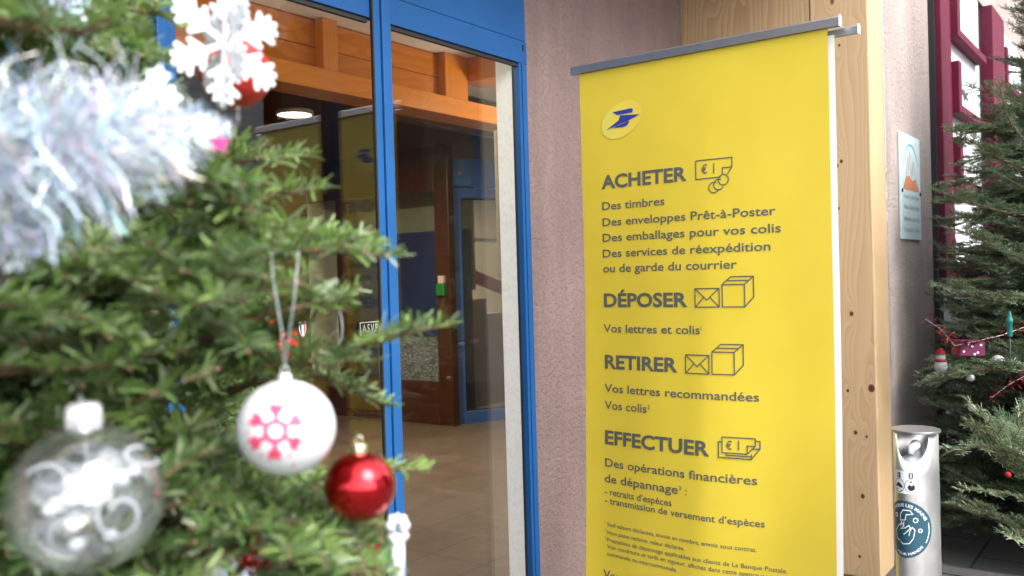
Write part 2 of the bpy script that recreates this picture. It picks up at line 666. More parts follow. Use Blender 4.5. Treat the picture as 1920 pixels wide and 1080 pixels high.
MB().box(2.778, 2.826, 2.0225, 2.098, 0, 2.858).build('wall', M['white_plaster'], B)

# stickers on the glass (white outlines and letters on clear film)
M['sticker_white'] = simple('white sticker ink', (.8, .8, .8, 1), .5, 0, .02)
M['sticker_black'] = simple('black sticker film', (.02, .02, .022, 1), .4, 0, .02)


def doorface(x, z, d):
    return (x, 2.0955 - d, z)


def sticker(x0, x1, z0, z1, lines, back):
    a = MB()
    lay(a, ([(x0, z0), (x1, z0), (x1, z1), (x0, z1)], [(0, 1, 2, 3)]), doorface, .0008)
    p = a.build('sticker', back, D)
    b = MB()
    e = .004
    lay(b, stroke2d([(x0 + e, z0 + e), (x1 - e, z0 + e), (x1 - e, z1 - e), (x0 + e, z1 - e)], .0026, True), doorface, .0012)
    for s, q0, q1, zz, cap, bo in lines:
        lay(b, text2d(s, q0, q1, zz, cap, bo), doorface, .0014)
    b.build('sticker_print', M['sticker_white'], D)


sticker(2.018, 2.112, 1.230, 1.278, [('A.S.V.P', 2.032, 2.100, 1.242, .026, .008)], M['sticker_black'])
sticker(1.534, 1.612, 1.340, 1.375, [('POLICE', 1.545, 1.602, 1.357, .011, .02), ('MUNICIPALE', 1.545, 1.602, 1.346, .006, .01)], M['sticker_black'])
# shield badge
sh = [(-.5, .62), (.5, .62), (.5, .1), (.42, -.25), (.25, -.5), (0, -.7), (-.25, -.5), (-.42, -.25), (-.5, .1)]
cx, cz, k = 1.788, 1.268, .036
for cname, pts, dd in (('sticker_white', sh, .0008), ('badge_blue', [(-.38, .34), (-.13, .34), (-.13, -.5), (-.3, -.28), (-.38, 0)], .0012),
                       ('sticker_white2', [(-.13, .34), (.13, .34), (.13, -.5), (0, -.6), (-.13, -.5)], .0012),
                       ('badge_red', [(.13, .34), (.38, .34), (.38, 0), (.3, -.28), (.13, -.5)], .0012)):
    mt = {'sticker_white': M['sticker_white'], 'sticker_white2': M['sticker_white']}.get(cname)
    if mt is None:
        mt = simple(cname, lin(30, 50, 120) if 'blue' in cname else lin(190, 40, 40), .5)
    a = MB()
    lay(a, ([(cx + x * k * .75, cz + z * k) for x, z in pts], [tuple(range(len(pts)))]), doorface, dd)
    a.build('badge', mt, D)
a = MB()
lay(a, text2d('ASVP', cx - .012, cx + .012, cz + .0135, .007, .02), doorface, .0014)
a.build('badge', M['sticker_black'], D)

# ---- inside the lobby
MB().box(-3, 13, 2.13, 4.6, 2.86, 2.90).build('ceiling', M['white_plaster'], B)
MB().box(-2.5, 4.63, 3.80, 3.86, 2.568, 2.859).build('timber_frieze', M['orange_wood'], B)
MB().box(4.63, 13, 4.5, 4.56, 2.568, 2.859).build('timber_frieze', M['dark_wood'], B)
MB().box(4.645, 4.86, 2.16, 3.79, 2.70, 2.859).build('ceiling_beam', M['orange_beam'], B, bevel=.006)
MB().box(-2.5, 13, 3.70, 3.92, 2.45, 2.567).build('timber_beam', M['orange_beam'], B, bevel=.006)
for x0, x1 in ((1.25, 1.40), (3.39, 3.50), (4.415, 4.64)):
    MB().box(x0, x1, 3.735, 3.798, 2.568, 2.859).build('timber_strut', M['orange_post'], B, bevel=.005)
MB().box(-3, 4.63, 3.925, 9, 2.70, 2.74).box(4.63, 13, 4.57, 9, 2.70, 2.74).build('lobby_ceiling', simple('dark matt ceiling boards', (.045, .016, .007, 1), .85, 0, .2, 6, spec=.1), B)
MB().box(-3, 6.6, 7.6, 7.7, 0, 2.70).build('lobby_wall', M['dark_wood'], B)
MB().box(-3, -2.9, 2.13, 7.6, 0, 2.86).build('lobby_wall', M['cream'], B)
MB().box(2.882, 13, 2.132, 2.150, 0, 2.858).build('lobby_wall', M['white_plaster'], B)
MB().box(12.9, 13, 2.24, 9, 0, 2.86).build('lobby_wall', M['cream'], B)
MB().box(6.9, 12.9, 7.9, 8.0, 0, 2.70).build('lobby_wall', M['cream'], B)

# dark glazed double door along the side of the lobby
DD = thing('wooden_door', (0, 0, 0), None, None)
DD.parent = B
X0 = 6.60
w_ = MB()
w_.box(X0, X0 + .09, 5.60, 5.78, 0, 2.70)
w_.box(X0, X0 + .07, 5.78, 7.6, 0, .42)
w_.box(X0, X0 + .07, 5.78, 7.6, 2.28, 2.70)
w_.box(X0, X0 + .07, 6.98, 7.16, .42, 2.28)
w_.build('door_frame', M['mahogany'], DD, bevel=.006)
MB().box(X0 + .03, X0 + .038, 5.78, 6.98, .42, 2.28).box(X0 + .03, X0 + .038, 7.16, 7.6, .42, 2.28).build('glass_pane', mat_glass('lobby glass', .03, (.94, .96, .94)), DD)
M['navy'] = simple('navy reflection sheet', lin(44, 66, 118), .45, 0, .15, 2)
M['sage'] = simple('grey green board', lin(170, 172, 150), .6, 0, .08, 3)
tag(MB().box(X0 + .48, X0 + .52, 5.75, 7.5, .012, 1.92).build('reflection_sheet', M['navy'], None), 'navy blue sheet added as a blue reflection behind the glazed wooden lobby door', 'board')  # navy sheet stands in for a blue reflection in the door glass
tag(MB().box(X0 + .54, X0 + .58, 5.75, 7.5, 1.3, 2.40).build('pinboard', M['sage'], None), 'pale grey green pinboard behind the top of the wooden lobby door', 'board')

# blue framed glass door standing at an angle
a0, a1 = Vector((6.74, 5.66, 0)), Vector((7.75, 5.155, 0))
ud = (a1 - a0).normalized()
nd = Vector((-ud.y, ud.x, 0))
L = (a1 - a0).length
BD = thing('blue_glass_door', (0, 0, 0), None, None)
BD.parent = B
bm_ = MB()


def dbox(mb, u0, u1, z0, z1, t=.03, o=0):
    c = a0 + ud * (u0 + u1) / 2 + nd * o + Vector((0, 0, (z0 + z1) / 2))
    mb.obox(c, ud * (u1 - u0) / 2, nd * t, Vector((0, 0, (z1 - z0) / 2)))


dbox(bm_, 0, .075, 0, 2.30)
dbox(bm_, L - .08, L, 0, 2.30)
dbox(bm_, .075, L - .08, 0, .12)
dbox(bm_, .075, L - .08, 2.20, 2.30)
dbox(bm_, -.02, L + .3, 2.31, 2.58, .06)
bm_.build('door_frame', M['deep_blue'], BD, bevel=.004)
gm = MB()
dbox(gm, .075, L - .08, .12, 2.20, .004)
gm.build('glass_pane', mat_glass('inner glass', .03, (.86, .86, .82)), BD)
bk = MB()
dbox(bk, .075, .09, .12, 2.20, .012)
dbox(bk, .09, L - .08, .12, .135, .012)
dbox(bk, .09, L - .08, 2.185, 2.20, .012)
bk.build('gasket', M['black'], BD)
# small warning mark on the header
a = MB()
c = a0 + ud * .06 + Vector((0, 0, 2.42)) - nd * .062
a.add([c - ud * .022, c + ud * .022, c + Vector((0, 0, .034))], [(0, 1, 2)])
a.build('warning_sticker', simple('orange sticker', lin(190, 90, 30), .5), BD)

# stairwell behind the blue door
sv = MB()
for i in range(7):
    x1 = 9.6 - i * .28
    sv.box(x1 - .28, x1, 6.2 + .0 * i, 7.6, 0, .17 * (i + 1))
sv.build('staircase', simple('grey stair', (.22, .18, .15, 1), .6, 0, .1, 4), B)
MB().prism([(7.4, 7.0, 1.75), (7.4, 7.0, 1.9), (10.4, 7.0, 1.05), (10.4, 7.0, .9)], (0, .06, 0)).build('stair_rail', M['mahogany'], B)
MB().box(6.69, 10.5, 7.62, 7.70, 0, 2.70).build('lobby_wall', M['cream'], B)
MB().box(7.02, 7.07, 5.9, 5.96, 0, 2.5).box(7.07, 9.2, 5.9, 5.94, 1.80, 1.84).build('glazing_bar', M['white_plaster'], B)

# ceiling lamps: one in view, three unseen ones added to brighten lobby and stairs
lp = at(552, 204, 6.75)
mdif = NT('lit lamp diffuser')
mdif.set(color=(.9, .9, .8, 1), emitc=(1, .9, .62, 1), emit=4)


def ceiling_lamp(x, y, z, label, watts):
    LP = thing('ceiling_lamp', (x, y, z), label, 'lamp', 'round ceiling lamps in the lobby')
    MB().lathe((x, y, z), [(.001, 0), (.14, 0), (.14, -.03), (.125, -.034), (.124, -.02)], 32).build('lamp_housing', M['white_vinyl'], LP, True)
    MB().lathe((x, y, z - .02), [(.001, -.018), (.06, -.016), (.123, 0)], 32).build('lamp_diffuser', mdif.m, LP, True)
    al = bpy.data.lights.new('lamp light', 'AREA' if z < 2.8 else 'POINT')
    if z < 2.8:
        al.shape = 'DISK'
        al.size = .24
    else:
        al.shadow_soft_size = .12
    al.energy = watts
    al.color = (1, .84, .64)
    ao = bpy.data.objects.new('lamp_light', al)
    COL.objects.link(ao)
    ao.parent = LP
    ao.location = (0, 0, -.05 if z < 2.8 else -.45)


ceiling_lamp(lp.x, lp.y, 2.70, 'round lit ceiling lamp under the dark wooden lobby ceiling', 34)
ceiling_lamp(2.2, 2.75, 2.86, 'unseen round lamp added to brighten the lobby just inside the door', 6)
ceiling_lamp(5.0, 2.9, 2.86, 'unseen round lamp added behind the pink wall to brighten the timber frieze', 10)
ceiling_lamp(8.6, 6.1, 2.70, 'unseen round lamp added to brighten the stairs', 20)

# wrapped parcel stack behind the lobby door, green switch on its post, board hung inside
m = NT('crumpled clear film')
n1 = m.noise(m.coord((1, 1, 3.5)), 16, 5, .72, 2.2)
m.set(color=m.ramp(n1, [(.38, (.05, .05, .055)), (.5, (.22, .22, .22)), (.62, (.75, .76, .76))]), rough=.12, spec=.9)
m.bump(n1, .9, .03)
FP = MB()
FP.box(X0 + .10, X0 + .42, 5.80, 6.70, .012, .84)
tag(FP.build('wrapped_parcel', m.m, None, bevel=.03, seg=3), 'parcel wrapped in crumpled clear film behind the lower glass of the wooden lobby door', 'parcel')
p = thing('wall_switch', (X0 - .05, 5.69, 1.40), 'small green switch box on the dark wooden lobby post', 'switch')
MB().box(X0 - .05, X0, 5.64, 5.74, 1.26, 1.37).build('switch_box', simple('green plastic', lin(30, 120, 50), .4), p, bevel=.006)
MB().box(X0 - .035, X0, 5.655, 5.725, 1.375, 1.45).build('switch_cover', simple('ivory plastic', (.6, .5, .38, 1), .4), p, bevel=.004)
nb = thing('notice_board', (2.9, 2.17, 1.41), 'narrow beige framed notice board seen edge on beside the white door reveal', 'board')
MB().box(2.853, 2.95, 2.156, 2.174, 1.41, 1.99).build('board_frame', simple('beige frame', (.55, .45, .33, 1), .5), nb, bevel=.003)
MB().box(2.858, 2.95, 2.153, 2.1555, 1.42, 1.98).build('board_edge', M['alu'], nb)

# ---- window right of the plaque
W = thing('window', (0, 0, 0), None, None)
W.parent = B
wf = MB()
wf.box(5.60, 5.84, 1.06, 1.25, 1.30, 3.3)
wf.box(5.84, 6.05, 1.09, 1.25, 1.30, 3.3)
wf.box(7.42, 7.98, 1.06, 1.25, 1.30, 3.3)
wf.box(9.9, 10.6, 1.06, 1.25, 1.30, 3.3)
wf.box(6.05, 7.42, 1.08, 1.25, 1.30, 1.42)
wf.box(7.98, 9.9, 1.08, 1.25, 1.30, 1.42)
for dx in (0, 1.98):
    for z0 in (1.93, 2.39, 2.85):
        wf.box(6.14 + dx, 7.06 + dx, 1.05, 1.118, z0 - .05, z0)
        wf.box(6.051 + dx, 6.14 + dx, 1.05, 1.118, z0 - .05, z0 + .26)
wf.build('window_frame', M['maroon'], W, bevel=.004)
for x0, x1 in ((6.05, 7.10), (7.98, 9.2)):
    MB().box(x0, x1, 1.12, 1.15, 1.42, 3.3).build('window_blind', M['sheer'], W)
lining = simple('pale blue grey lining', (.55, .62, .66, 1), .4)
for x0, x1 in ((7.10, 7.24), (9.2, 9.4)):
    MB().box(x0, x1, 1.125, 1.16, 1.42, 3.3).build('window_lining', lining, W)
for bx_ in ((5.56, 5.60, 1.09, 1.25, 0, 3.3), (7.24, 7.42, 1.14, 1.2, 1.3, 3.3), (9.4, 9.9, 1.14, 1.2, 1.3, 3.3)):
    MB().box(*bx_).build('window_gap', M['black'], W)
MB().box(5.60, 10.6, 1.08, 1.25, 0, 1.298).build('window_panel', M['dark_panel'], W)
bs = MB()
bp_ = [(-.5, .1), (-.2, .25), (.1, .12), (.5, .3), (.3, 0), (.55, -.2), (.1, -.12), (-.1, -.35), (-.2, -.05)]
bs.prism([(6.62 + x * .26, 1.119, 2.53 + z * .13) for x, z in bp_], (0, -.003, 0))
bs.build('bird_sticker', simple('dark bird sticker', (.06, .03, .035, 1), .5), W)

# ---- plaque
PL = thing('plaque', (5.0, FY, 1.54), 'pale blue rectangular plaque with a mountain emblem on the pink wall', 'plaque')
px0, px1, pz0, pz1 = 4.795, 5.225, 1.545, 2.085
MB().box(px0, px1, FY - .012, FY - .001, pz0, pz1).build('plate', simple('pale blue plate', (.62, .72, .76, 1), .6, 0, .04, 4, spec=.1), PL, bevel=.003)
SF = lambda x, z, d: (x, FY - .0125 - d, z)
q = simple('grey blue lettering', lin(125, 148, 158), .5)
cxp = (px0 + px1) / 2
for s, z in (('Allianz in den Alpen', 1.755), ('Alliance dans les Alpes', 1.700), ('Alleanza nelle Alpi', 1.640), ('Povezanost v Alpah', 1.585)):
    lay(MB(), text2d(s, cxp - .165, cxp + .165, z, .024, 0), SF, .001).build('lettering', q, PL)
q = MB()
lay(q, stroke2d(arc2d(cxp, 1.885, .16, 20, 165, 24, .15), .009), SF, .001)
q.build('emblem_arc', simple('emblem blue', lin(95, 165, 205), .5), PL)
q = MB()
lay(q, ([(cxp - .17, 1.80), (cxp + .17, 1.80), (cxp + .09, 1.865), (cxp + .03, 1.85), (cxp - .04, 1.875), (cxp - .10, 1.865)], [(0, 1, 2, 3, 4, 5)]), SF, .001)
q.build('emblem_hill', simple('emblem orange', lin(214, 120, 66), .5), PL)
q = MB()
lay(q, stroke2d([(cxp - .17, 1.80), (cxp - .10, 1.865), (cxp - .07, 1.97), (cxp - .045, 1.90), (cxp - .02, 2.0), (cxp + .02, 1.875), (cxp + .05, 1.95), (cxp + .10, 1.87), (cxp + .17, 1.80)], .006), SF, .0015)
q.build('emblem_peaks', simple('emblem red brown', lin(190, 110, 105), .5), PL)
for sx in (px0 + .02, px1 - .02):
    MB().lathe((sx, FY - .013, 1.79), [(.010, 0), (.010, -.004), (.0001, -.006)], 12, up=(0, 1, 0), ax=(1, 0, 0)).build('screw', M['black'], PL)

# ---- glass side screen fixed to the post
GS = thing('glass_screen', (4.462, 1.0, 0), 'clear glass wind screen fixed to the timber post in front of the fir tree', 'screen')
MB().box(4.456, 4.468, .22, 1.094, .04, 2.75).build('glass_sheet', M['screen_glass'], GS)
MB().box(4.453, 4.471, .22, 1.094, .005, .04).build('base_rail', M['alu'], GS)

# ================================================================ THE BANNER
BX, YL, ZT = 2.68, 1.66, 2.108


def ban(t, z, d=0):
    ln = -.045 * max(0, 1.4 - z) ** 1.5
    k = t - .46 - .02 * (z - 1.2)
    soft = math.sqrt(k * k + .03 ** 2)
    k0 = math.sqrt((.46) ** 2 + .03 ** 2)
    fold = .11 * (soft - k0) + .006 * t + .0028 * math.sin(9 * t + 2.2 * z) + .0013 * math.sin(21 * t - 1.7 * z + 1) + .0016 * math.sin(5 * z + 3 * t) - .010 * max(0, t - .78) ** 1.3 - .02 * max(0, .05 - t)
    amp = min(1, (ZT - z) * 1.4)
    return (BX + ln + fold * amp - d, YL - t, z)


RB = thing('rollup_banner', (BX, 1.24, 0), 'tall yellow roll up banner with grey French post office lettering beside the door', 'banner')


def sheet(t0, t1, z0, z1, d, nx=60, nz=80):
    mb = MB()
    vs = [ban(t0 + (t1 - t0) * i / nx, z0 + (z1 - z0) * j / nz, d) for j in range(nz + 1) for i in range(nx + 1)]
    fs = [(j * (nx + 1) + i, j * (nx + 1) + i + 1, (j + 1) * (nx + 1) + i + 1, (j + 1) * (nx + 1) + i) for j in range(nz) for i in range(nx)]
    return mb.add(vs, fs)


def sheet_o(name, t0, t1, d, mt):
    o = sheet(t0, t1, .09, ZT, d).build(name, mt, RB, True)
    s = o.modifiers.new('thickness', 'SOLIDIFY')
    s.thickness = .0006
    s.offset = 1 if name == 'x' else -1
    return o


o = sheet(0, .85, .09, ZT, 0).build('printed_sheet', M['yellow'], RB, True)
o2 = sheet(.03, .861, .09, ZT - .02, -.028).build('back_sheet', M['white_vinyl'], RB, True)
rl = MB()
rl.prism([(BX - .008, YL + .032, ZT - .004), (BX - .008, YL + .032, ZT + .020), (BX, YL + .032, ZT + .026), (BX + .010, YL + .032, ZT + .020), (BX + .010, YL + .032, ZT - .004)], (0, -.915, 0))
rl.build('top_rail', M['alu'], RB)
rl = MB()
rl.prism([(BX + .029, YL - .0, ZT - .026), (BX + .029, YL - .0, ZT - .006), (BX + .036, YL, ZT), (BX + .044, YL, ZT - .006), (BX + .044, YL, ZT - .026)], (0, -.925, 0))
rl.build('back_rail', M['alu'], RB)
ec = MB()
ec.prism([(BX - .010, YL - .884, ZT - .006), (BX - .010, YL - .884, ZT + .022), (BX, YL - .884, ZT + .029), (BX + .012, YL - .884, ZT + .022), (BX + .012, YL - .884, ZT - .006)], (0, -.004, 0))
ec.build('end_cap', M['white_vinyl'], RB)
ec = MB()
ec.prism([(BX + .027, YL - .926, ZT - .028), (BX + .027, YL - .926, ZT - .004), (BX + .036, YL - .926, ZT + .003), (BX + .046, YL - .926, ZT - .004), (BX + .046, YL - .926, ZT - .028)], (0, -.004, 0))
ec.build('end_cap', M['white_vinyl'], RB)
MB().box(BX - .11, BX + .11, YL - .90, YL + .03, .005, .085).build('base_cassette', M['alu'], RB, bevel=.02, seg=3)
MB().tube([(BX + .018, YL - .43, .08), (BX + .018, YL - .43, ZT)], .009, 10).build('support_pole', M['alu'], RB, True)

# lettering (measured on the sheet: metres from its left edge, height above the ground)
for s, t0, t1, z, cap, bo in (
        ('ACHETER', .080, .404, 1.697, .047, .030), ('DÉPOSER', .080, .404, 1.295, .047, .030),
        ('RETIRER', .081, .367, 1.086, .047, .030), ('EFFECTUER', .080, .477, .830, .047, .030)):
    lay(MB(), text2d(s, t0, t1, z, cap, bo), ban, .0012).build('heading_lettering', M['grey_ink'], RB)
for s, t0, t1, z, cap, bo in (
        ('Des timbres', .081, .324, 1.6255, .0275, .011), ('Des enveloppes Prêt-à-Poster', .081, .689, 1.5705, .0275, .011),
        ('Des emballages pour vos colis', .080, .704, 1.5175, .0275, .011), ('Des services de réexpédition', .079, .672, 1.464, .0275, .011),
        ('ou de garde du courrier', .079, .569, 1.413, .0275, .011), ('Vos lettres et colis', .077, .446, 1.2095, .0275, .011),
        ('Vos lettres recommandées', .079, .630, 1.0065, .0275, .011), ('Vos colis', .079, .251, .949, .0275, .011),
        ('Des opérations financières', .080, .623, .7545, .0275, .011), ('de dépannage', .078, .367, .701, .0275, .011), (':', .394, .399, .701, .0275, .011),
        ('- retraits d’espèces', .078, .344, .659, .022, .010), ('- transmission de versement d’espèces', .078, .645, .6295, .022, .010),
        ('Vous pouvez également', .073, .50, .377, .030, .011)):
    lay(MB(), text2d(s, t0, t1, z, cap, bo), ban, .0012).build('body_lettering', M['grey_ink'], RB)
for s, t, z, cap in (('1', .449, 1.222, .012), ('2', .255, .962, .014), ('3', .371, .714, .014)):
    lay(MB(), text2d(s, t, None, z, cap, .008), ban, .0012).build('superscript', M['grey_ink'], RB)
for s, t0, t1, z in (('Sauf valeurs déclarées, envois en nombre, envois sous contrat.', .089, .621, .554), ('Hors poste restante, valeur déclarée.', .089, .391, .527),
                     ('Prestations de dépannage applicables aux clients de La Banque Postale.', .088, .711, .502),
                     ('Voir conditions et tarifs en vigueur, affichés dans cette agence postale', .088, .695, .4795), ('communale ou intercommunale.', .087, .364, .4555)):
    lay(MB(), text2d(s, t0, t1, z, .0135, .004), ban, .0012).build('footnote_lettering', M['grey_ink'], RB)
for s, z in (('1', .563), ('2', .536), ('3', .511)):
    lay(MB(), text2d(s, .079, None, z, .008, .006), ban, .0012).build('superscript', M['grey_ink'], RB)

# logo: pale oval and a blue winged arrow
m = NT('logo oval print')
tc = m.n('TexCoord')
mp = m.n('Mapping')
m.l(tc.outputs['Object'], mp.inputs[0])
sx = m.n('SeparateXYZ')
m.l(mp.outputs[0], sx.inputs[0])
colr = m.ramp(m.math('ADD', m.math('MULTIPLY', sx.outputs[1], -3.5), 1.38), [(.0, (.64, .66, .15, 1)), (.45, (.76, .62, .09, 1)), (1, (.76, .51, .06, 1))])
m.set(color=colr, rough=.42)
ov = MB()
pts = []
for i in range(48):
    a = 2 * math.pi * i / 48
    x, z = .082 * math.cos(a), .056 * math.sin(a)
    pts.append((.163 + x * math.cos(R(26)) - z * math.sin(R(26)), 1.924 + x * math.sin(R(26)) + z * math.cos(R(26))))
lay(ov, (pts, [tuple(range(48))]), ban, .0012)
ov.build('logo_oval', m.m, RB)
lg = MB()
S = lambda p: [(.104 + x * .131, 1.896 + z * .062) for x, z in p]
for poly in ([(.20, .93), (.74, 1.0), (.80, .93), (.78, .76), (.36, .74), (.30, .78)],
             [(.42, .70), (1.0, .60), (.62, .33), (.0, .0), (.38, .44)],
             [(.18, .06), (.66, .33), (.70, .30), (.62, .10), (.50, .04)]):
    lay(lg, (S(poly), [tuple(range(len(poly)))]), ban, .0022)
lg.build('logo_bird', simple('logo blue', lin(38, 58, 150), .45), RB)

# line icons
ic = MB()
_d = [.0012]


def ln(p, wd=.0036, closed=False):
    _d[0] += .00004
    q = list(p) + ([p[0]] if closed else [])
    p = []
    for (xa, za), (xb, zb) in zip(q, q[1:]):        # short steps, so that the line follows the wavy sheet
        k = max(1, int(math.hypot(xb - xa, zb - za) / .007))
        p += [(xa + (xb - xa) * i / k, za + (zb - za) * i / k) for i in range(k)]
    if not closed:
        p.append(q[-1])
    lay(ic, stroke2d(p, wd, closed), ban, _d[0])


def note(x0, x1, z0, z1, fx, fz):
    ln([(x0, z1), (x1, z1), (x1, z0 + fz), (x1 - fx, z0), (x0, z0)], closed=True)
    ln([(x1 - fx, z0), (x1 - fx, z0 + fz), (x1, z0 + fz)])


# note with coins
ln([(.436, 1.757), (.556, 1.757), (.556, 1.727), (.541, 1.706)], closed=False)
ln([(.520, 1.699), (.436, 1.698), (.436, 1.757)])
ln([(.556, 1.727), (.525, 1.727), (.525, 1.708)])
ln([(.497, 1.712), (.497, 1.744)])
lay(ic, text2d('€', .455, .475, 1.714, .028, .012), ban, .0013)
for cx, cz, a0_, a1_ in ((.528, 1.690, 0, 360), (.513, 1.676, 62, 395 - 62), (.497, 1.668, 60, 340)):
    ln(arc2d(cx, cz, .0165, a0_, a1_, 28), closed=(a1_ - a0_ == 360)) if a1_ - a0_ != 360 else ln(arc2d(cx, cz, .0165, 0, 360 - 12, 28), closed=True)

ic.build('cash_icon', M['grey_ink'], RB)


def env_box(x, z):
    global ic
    ic = MB()
    ln([(x, z), (x + .080, z), (x + .080, z + .058), (x, z + .058)], closed=True)
    ln([(x + .002, z + .056), (x + .040, z + .022), (x + .078, z + .056)])
    ln([(x + .002, z + .002), (x + .029, z + .030)])
    ln([(x + .078, z + .002), (x + .051, z + .030)])
    ic.build('envelope_icon', M['grey_ink'], RB)
    ic = MB()
    b = x + .090
    ln([(b, z), (b + .070, z), (b + .070, z + .069), (b, z + .069)], closed=True)
    ln([(b, z + .069), (b + .028, z + .093), (b + .098, z + .093), (b + .098, z + .030), (b + .070, z)])
    ln([(b + .070, z + .069), (b + .098, z + .093)])
    ln([(b + .013, z + .081), (b + .083, z + .081)])
    ic.build('parcel_icon', M['grey_ink'], RB)


env_box(.431, 1.295)
env_box(.396, 1.086)
ic = MB()
note(.517, .618, .846, .894, .024, .025)
lay(ic, text2d('€', .529, .547, .856, .026, .012), ban, .0013)
ln([(.568, .856), (.568, .886)])
ln([(.517, .879), (.506, .879), (.506, .831), (.606, .831), (.632, .864), (.632, .887), (.619, .887)])
ln([(.606, .831), (.606, .846)])
ln([(.530, .846), (.530, .839), (.606, .839)])
ln([(.606, .862), (.632, .864)])
ic.build('cash_icon', M['grey_ink'], RB)

# ================================================================ HAND SANITISER COLUMN
sc_ = at(1717, 815, 2.32)
HC = Vector((sc_.x, sc_.y, 0))
HR, HZ = .0585, .985
tc_ = Vector((-HC.x, -HC.y, 0)).normalized()
rt_ = r0.copy()
HS = thing('sanitizer_dispenser', HC, 'brushed steel hand sanitiser column with round teal sticker beside the timber post', 'dispenser')


def cyl(a, z, d=0):
    rr = HR + d
    return HC + tc_ * (math.cos(a) * rr) + rt_ * (math.sin(a) * rr) + Vector((0, 0, z))


def rim(a):
    k = (a + .22 + math.pi) % (2 * math.pi) - math.pi
    if abs(k) < .80:
        return HZ - .012 - .062 * math.sqrt(max(0, 1 - (k / .80) ** 2))
    return HZ - .004


mb = MB()
NA = 144
zs = [0, .3, .6, .8, .88]
for i in range(NA):
    a = 2 * math.pi * i / NA
    for z in zs:
        mb.v.append(tuple(cyl(a, z)))
    mb.v.append(tuple(cyl(a, rim(a))))
for i in range(NA):
    j = (i + 1) % NA
    for k in range(5):
        mb.f.append((i * 6 + k, j * 6 + k, j * 6 + k + 1, i * 6 + k + 1))
o = mb.build('column_shell', M['steel'], HS, True)
s_ = o.modifiers.new('thickness', 'SOLIDIFY')
s_.thickness = .0016
tp = MB()
tp.lathe(HC, [(.0001, HZ - .004), (HR + .0006, HZ - .004), (HR + .0006, HZ + .002), (.0001, HZ + .002)], 48)
tp.build('top_plate', simple('satin steel lid', (.40, .40, .41, 1), .3, .8, .04), HS, bevel=.001)
nz = MB()
cc = cyl(-.2, 0, -.03)
nz.lathe((HC.x, HC.y, 0), [(.040, .80), (.041, .905), (.030, .915), (.014, .92), (.012, .94)], 24)
nz.tube([(HC.x, HC.y, .945), tuple(HC + tc_ * .02 + Vector((0, 0, .950))), tuple(HC + tc_ * .045 - rt_ * .012 + Vector((0, 0, .944))), tuple(HC + tc_ * .052 - rt_ * .014 + Vector((0, 0, .932)))], [.014, .013, .009, .006], 12)
nz.build('pump_bottle', simple('translucent white plastic', (.75, .78, .80, 1), .3, 0, .03), HS, True)
MB().lathe(HC, [(.0001, .012), (.12, .012), (.12, .003), (.0001, .003)], 40).build('foot_plate', M['steel'], HS)
pb = MB()
pc0 = HC + tc_ * .07
pb.obox(pc0 + tc_ * .05 + Vector((0, 0, .03)), tc_ * .05, rt_ * .03, Vector((0, 0, .006)))
pb.build('pedal', M['black'], HS, bevel=.003)


def onc(x, z, d):
    """flat sticker coordinates (arc length, height) wrapped on the column"""
    return cyl(x / HR, z, d)


def wrap_poly(mb, outline, d, n=40):
    """fill an outline given as a function of z: x range"""
    zs = sorted({z for _, z in outline})
    return mb


st1 = MB()
x0s, x1s, z0s, z1s = -.075, .0075, .832, .889
nx = 16
vs = [onc(x0s + (x1s - x0s) * i / nx, z, .0008) for z in (z0s, z1s) for i in range(nx + 1)]
st1.add(vs, [(i, i + 1, nx + 2 + i, nx + 1 + i) for i in range(nx)])
st1.build('step_sticker', M['white_vinyl'], HS)
st2 = MB()
for cx in (-.0495, -.0145):
    lay(st2, ([(cx - .0055, .871), (cx + .0055, .871), (cx + .0055, .885), (cx - .0055, .885)], [(0, 1, 2, 3)]), onc, .0014)
    lay(st2, stroke2d(arc2d(cx, .852, .0165, 0, 352, 40), .0012, True), onc, .0014)
# pictograms: foot on pedal, hands under a drop
lay(st2, ([(-.060, .855), (-.050, .860), (-.040, .853), (-.037, .847), (-.044, .846), (-.052, .850), (-.061, .848)], [tuple(range(7))]), onc, .0014)
lay(st2, stroke2d([(-.058, .843), (-.040, .839)], .002), onc, .0014)
lay(st2, ([(-.024, .850), (-.018, .856), (-.013, .852), (-.008, .857), (-.004, .850), (-.006, .842), (-.016, .839), (-.022, .843)], [tuple(range(8))]), onc, .0014)
lay(st2, (arc2d(-.0145, .8625, .0022, 0, 330, 11, .003), [tuple(range(12))]), onc, .0014)
st2.build('step_pictogram', M['sticker_black'], HS)
st3 = MB()
for s, cx in (('1', -.0495), ('2', -.0145)):
    lay(MB(), text2d(s, cx - (.001 if s == '1' else .0028), None, .8735, .009, .03), onc, .0020).build('step_number', M['white_vinyl'], HS)
# round sticker
CXS, CZS, CR_ = -.036, .742, .0725


def disc(mb, r, d, n=48, rings=10):
    vs, fs = [], []
    for j in range(rings + 1):
        q = r * max(j, .02) / rings
        for i in range(n):
            a = 2 * math.pi * i / n
            vs.append(onc(CXS + q * math.cos(a), CZS + q * math.sin(a), d))
    for j in range(rings):
        for i in range(n):
            k = (i + 1) % n
            fs.append((j * n + i, (j + 1) * n + i, (j + 1) * n + k, j * n + k))
    mb.add(vs, fs)


t1 = MB()
disc(t1, CR_, .0008)
t1.build('wash_sticker', simple('teal sticker', lin(38, 78, 94), .4, 0, .05), HS)
t2 = MB()


def curved_text(s, rad, a0, a1, cap, top=True):
    V, F = glyphs(s, .02)
    lo, hi = V[:, 0].min(), V[:, 0].max()
    out = []
    for x, y in V:
        u = (x - lo) / (hi - lo)
        a = R(a0 + (a1 - a0) * u)
        q = rad + (y / CAP) * cap * (1 if top else -1)
        out.append((CXS + q * math.cos(a), CZS + q * math.sin(a)))
    return out, F


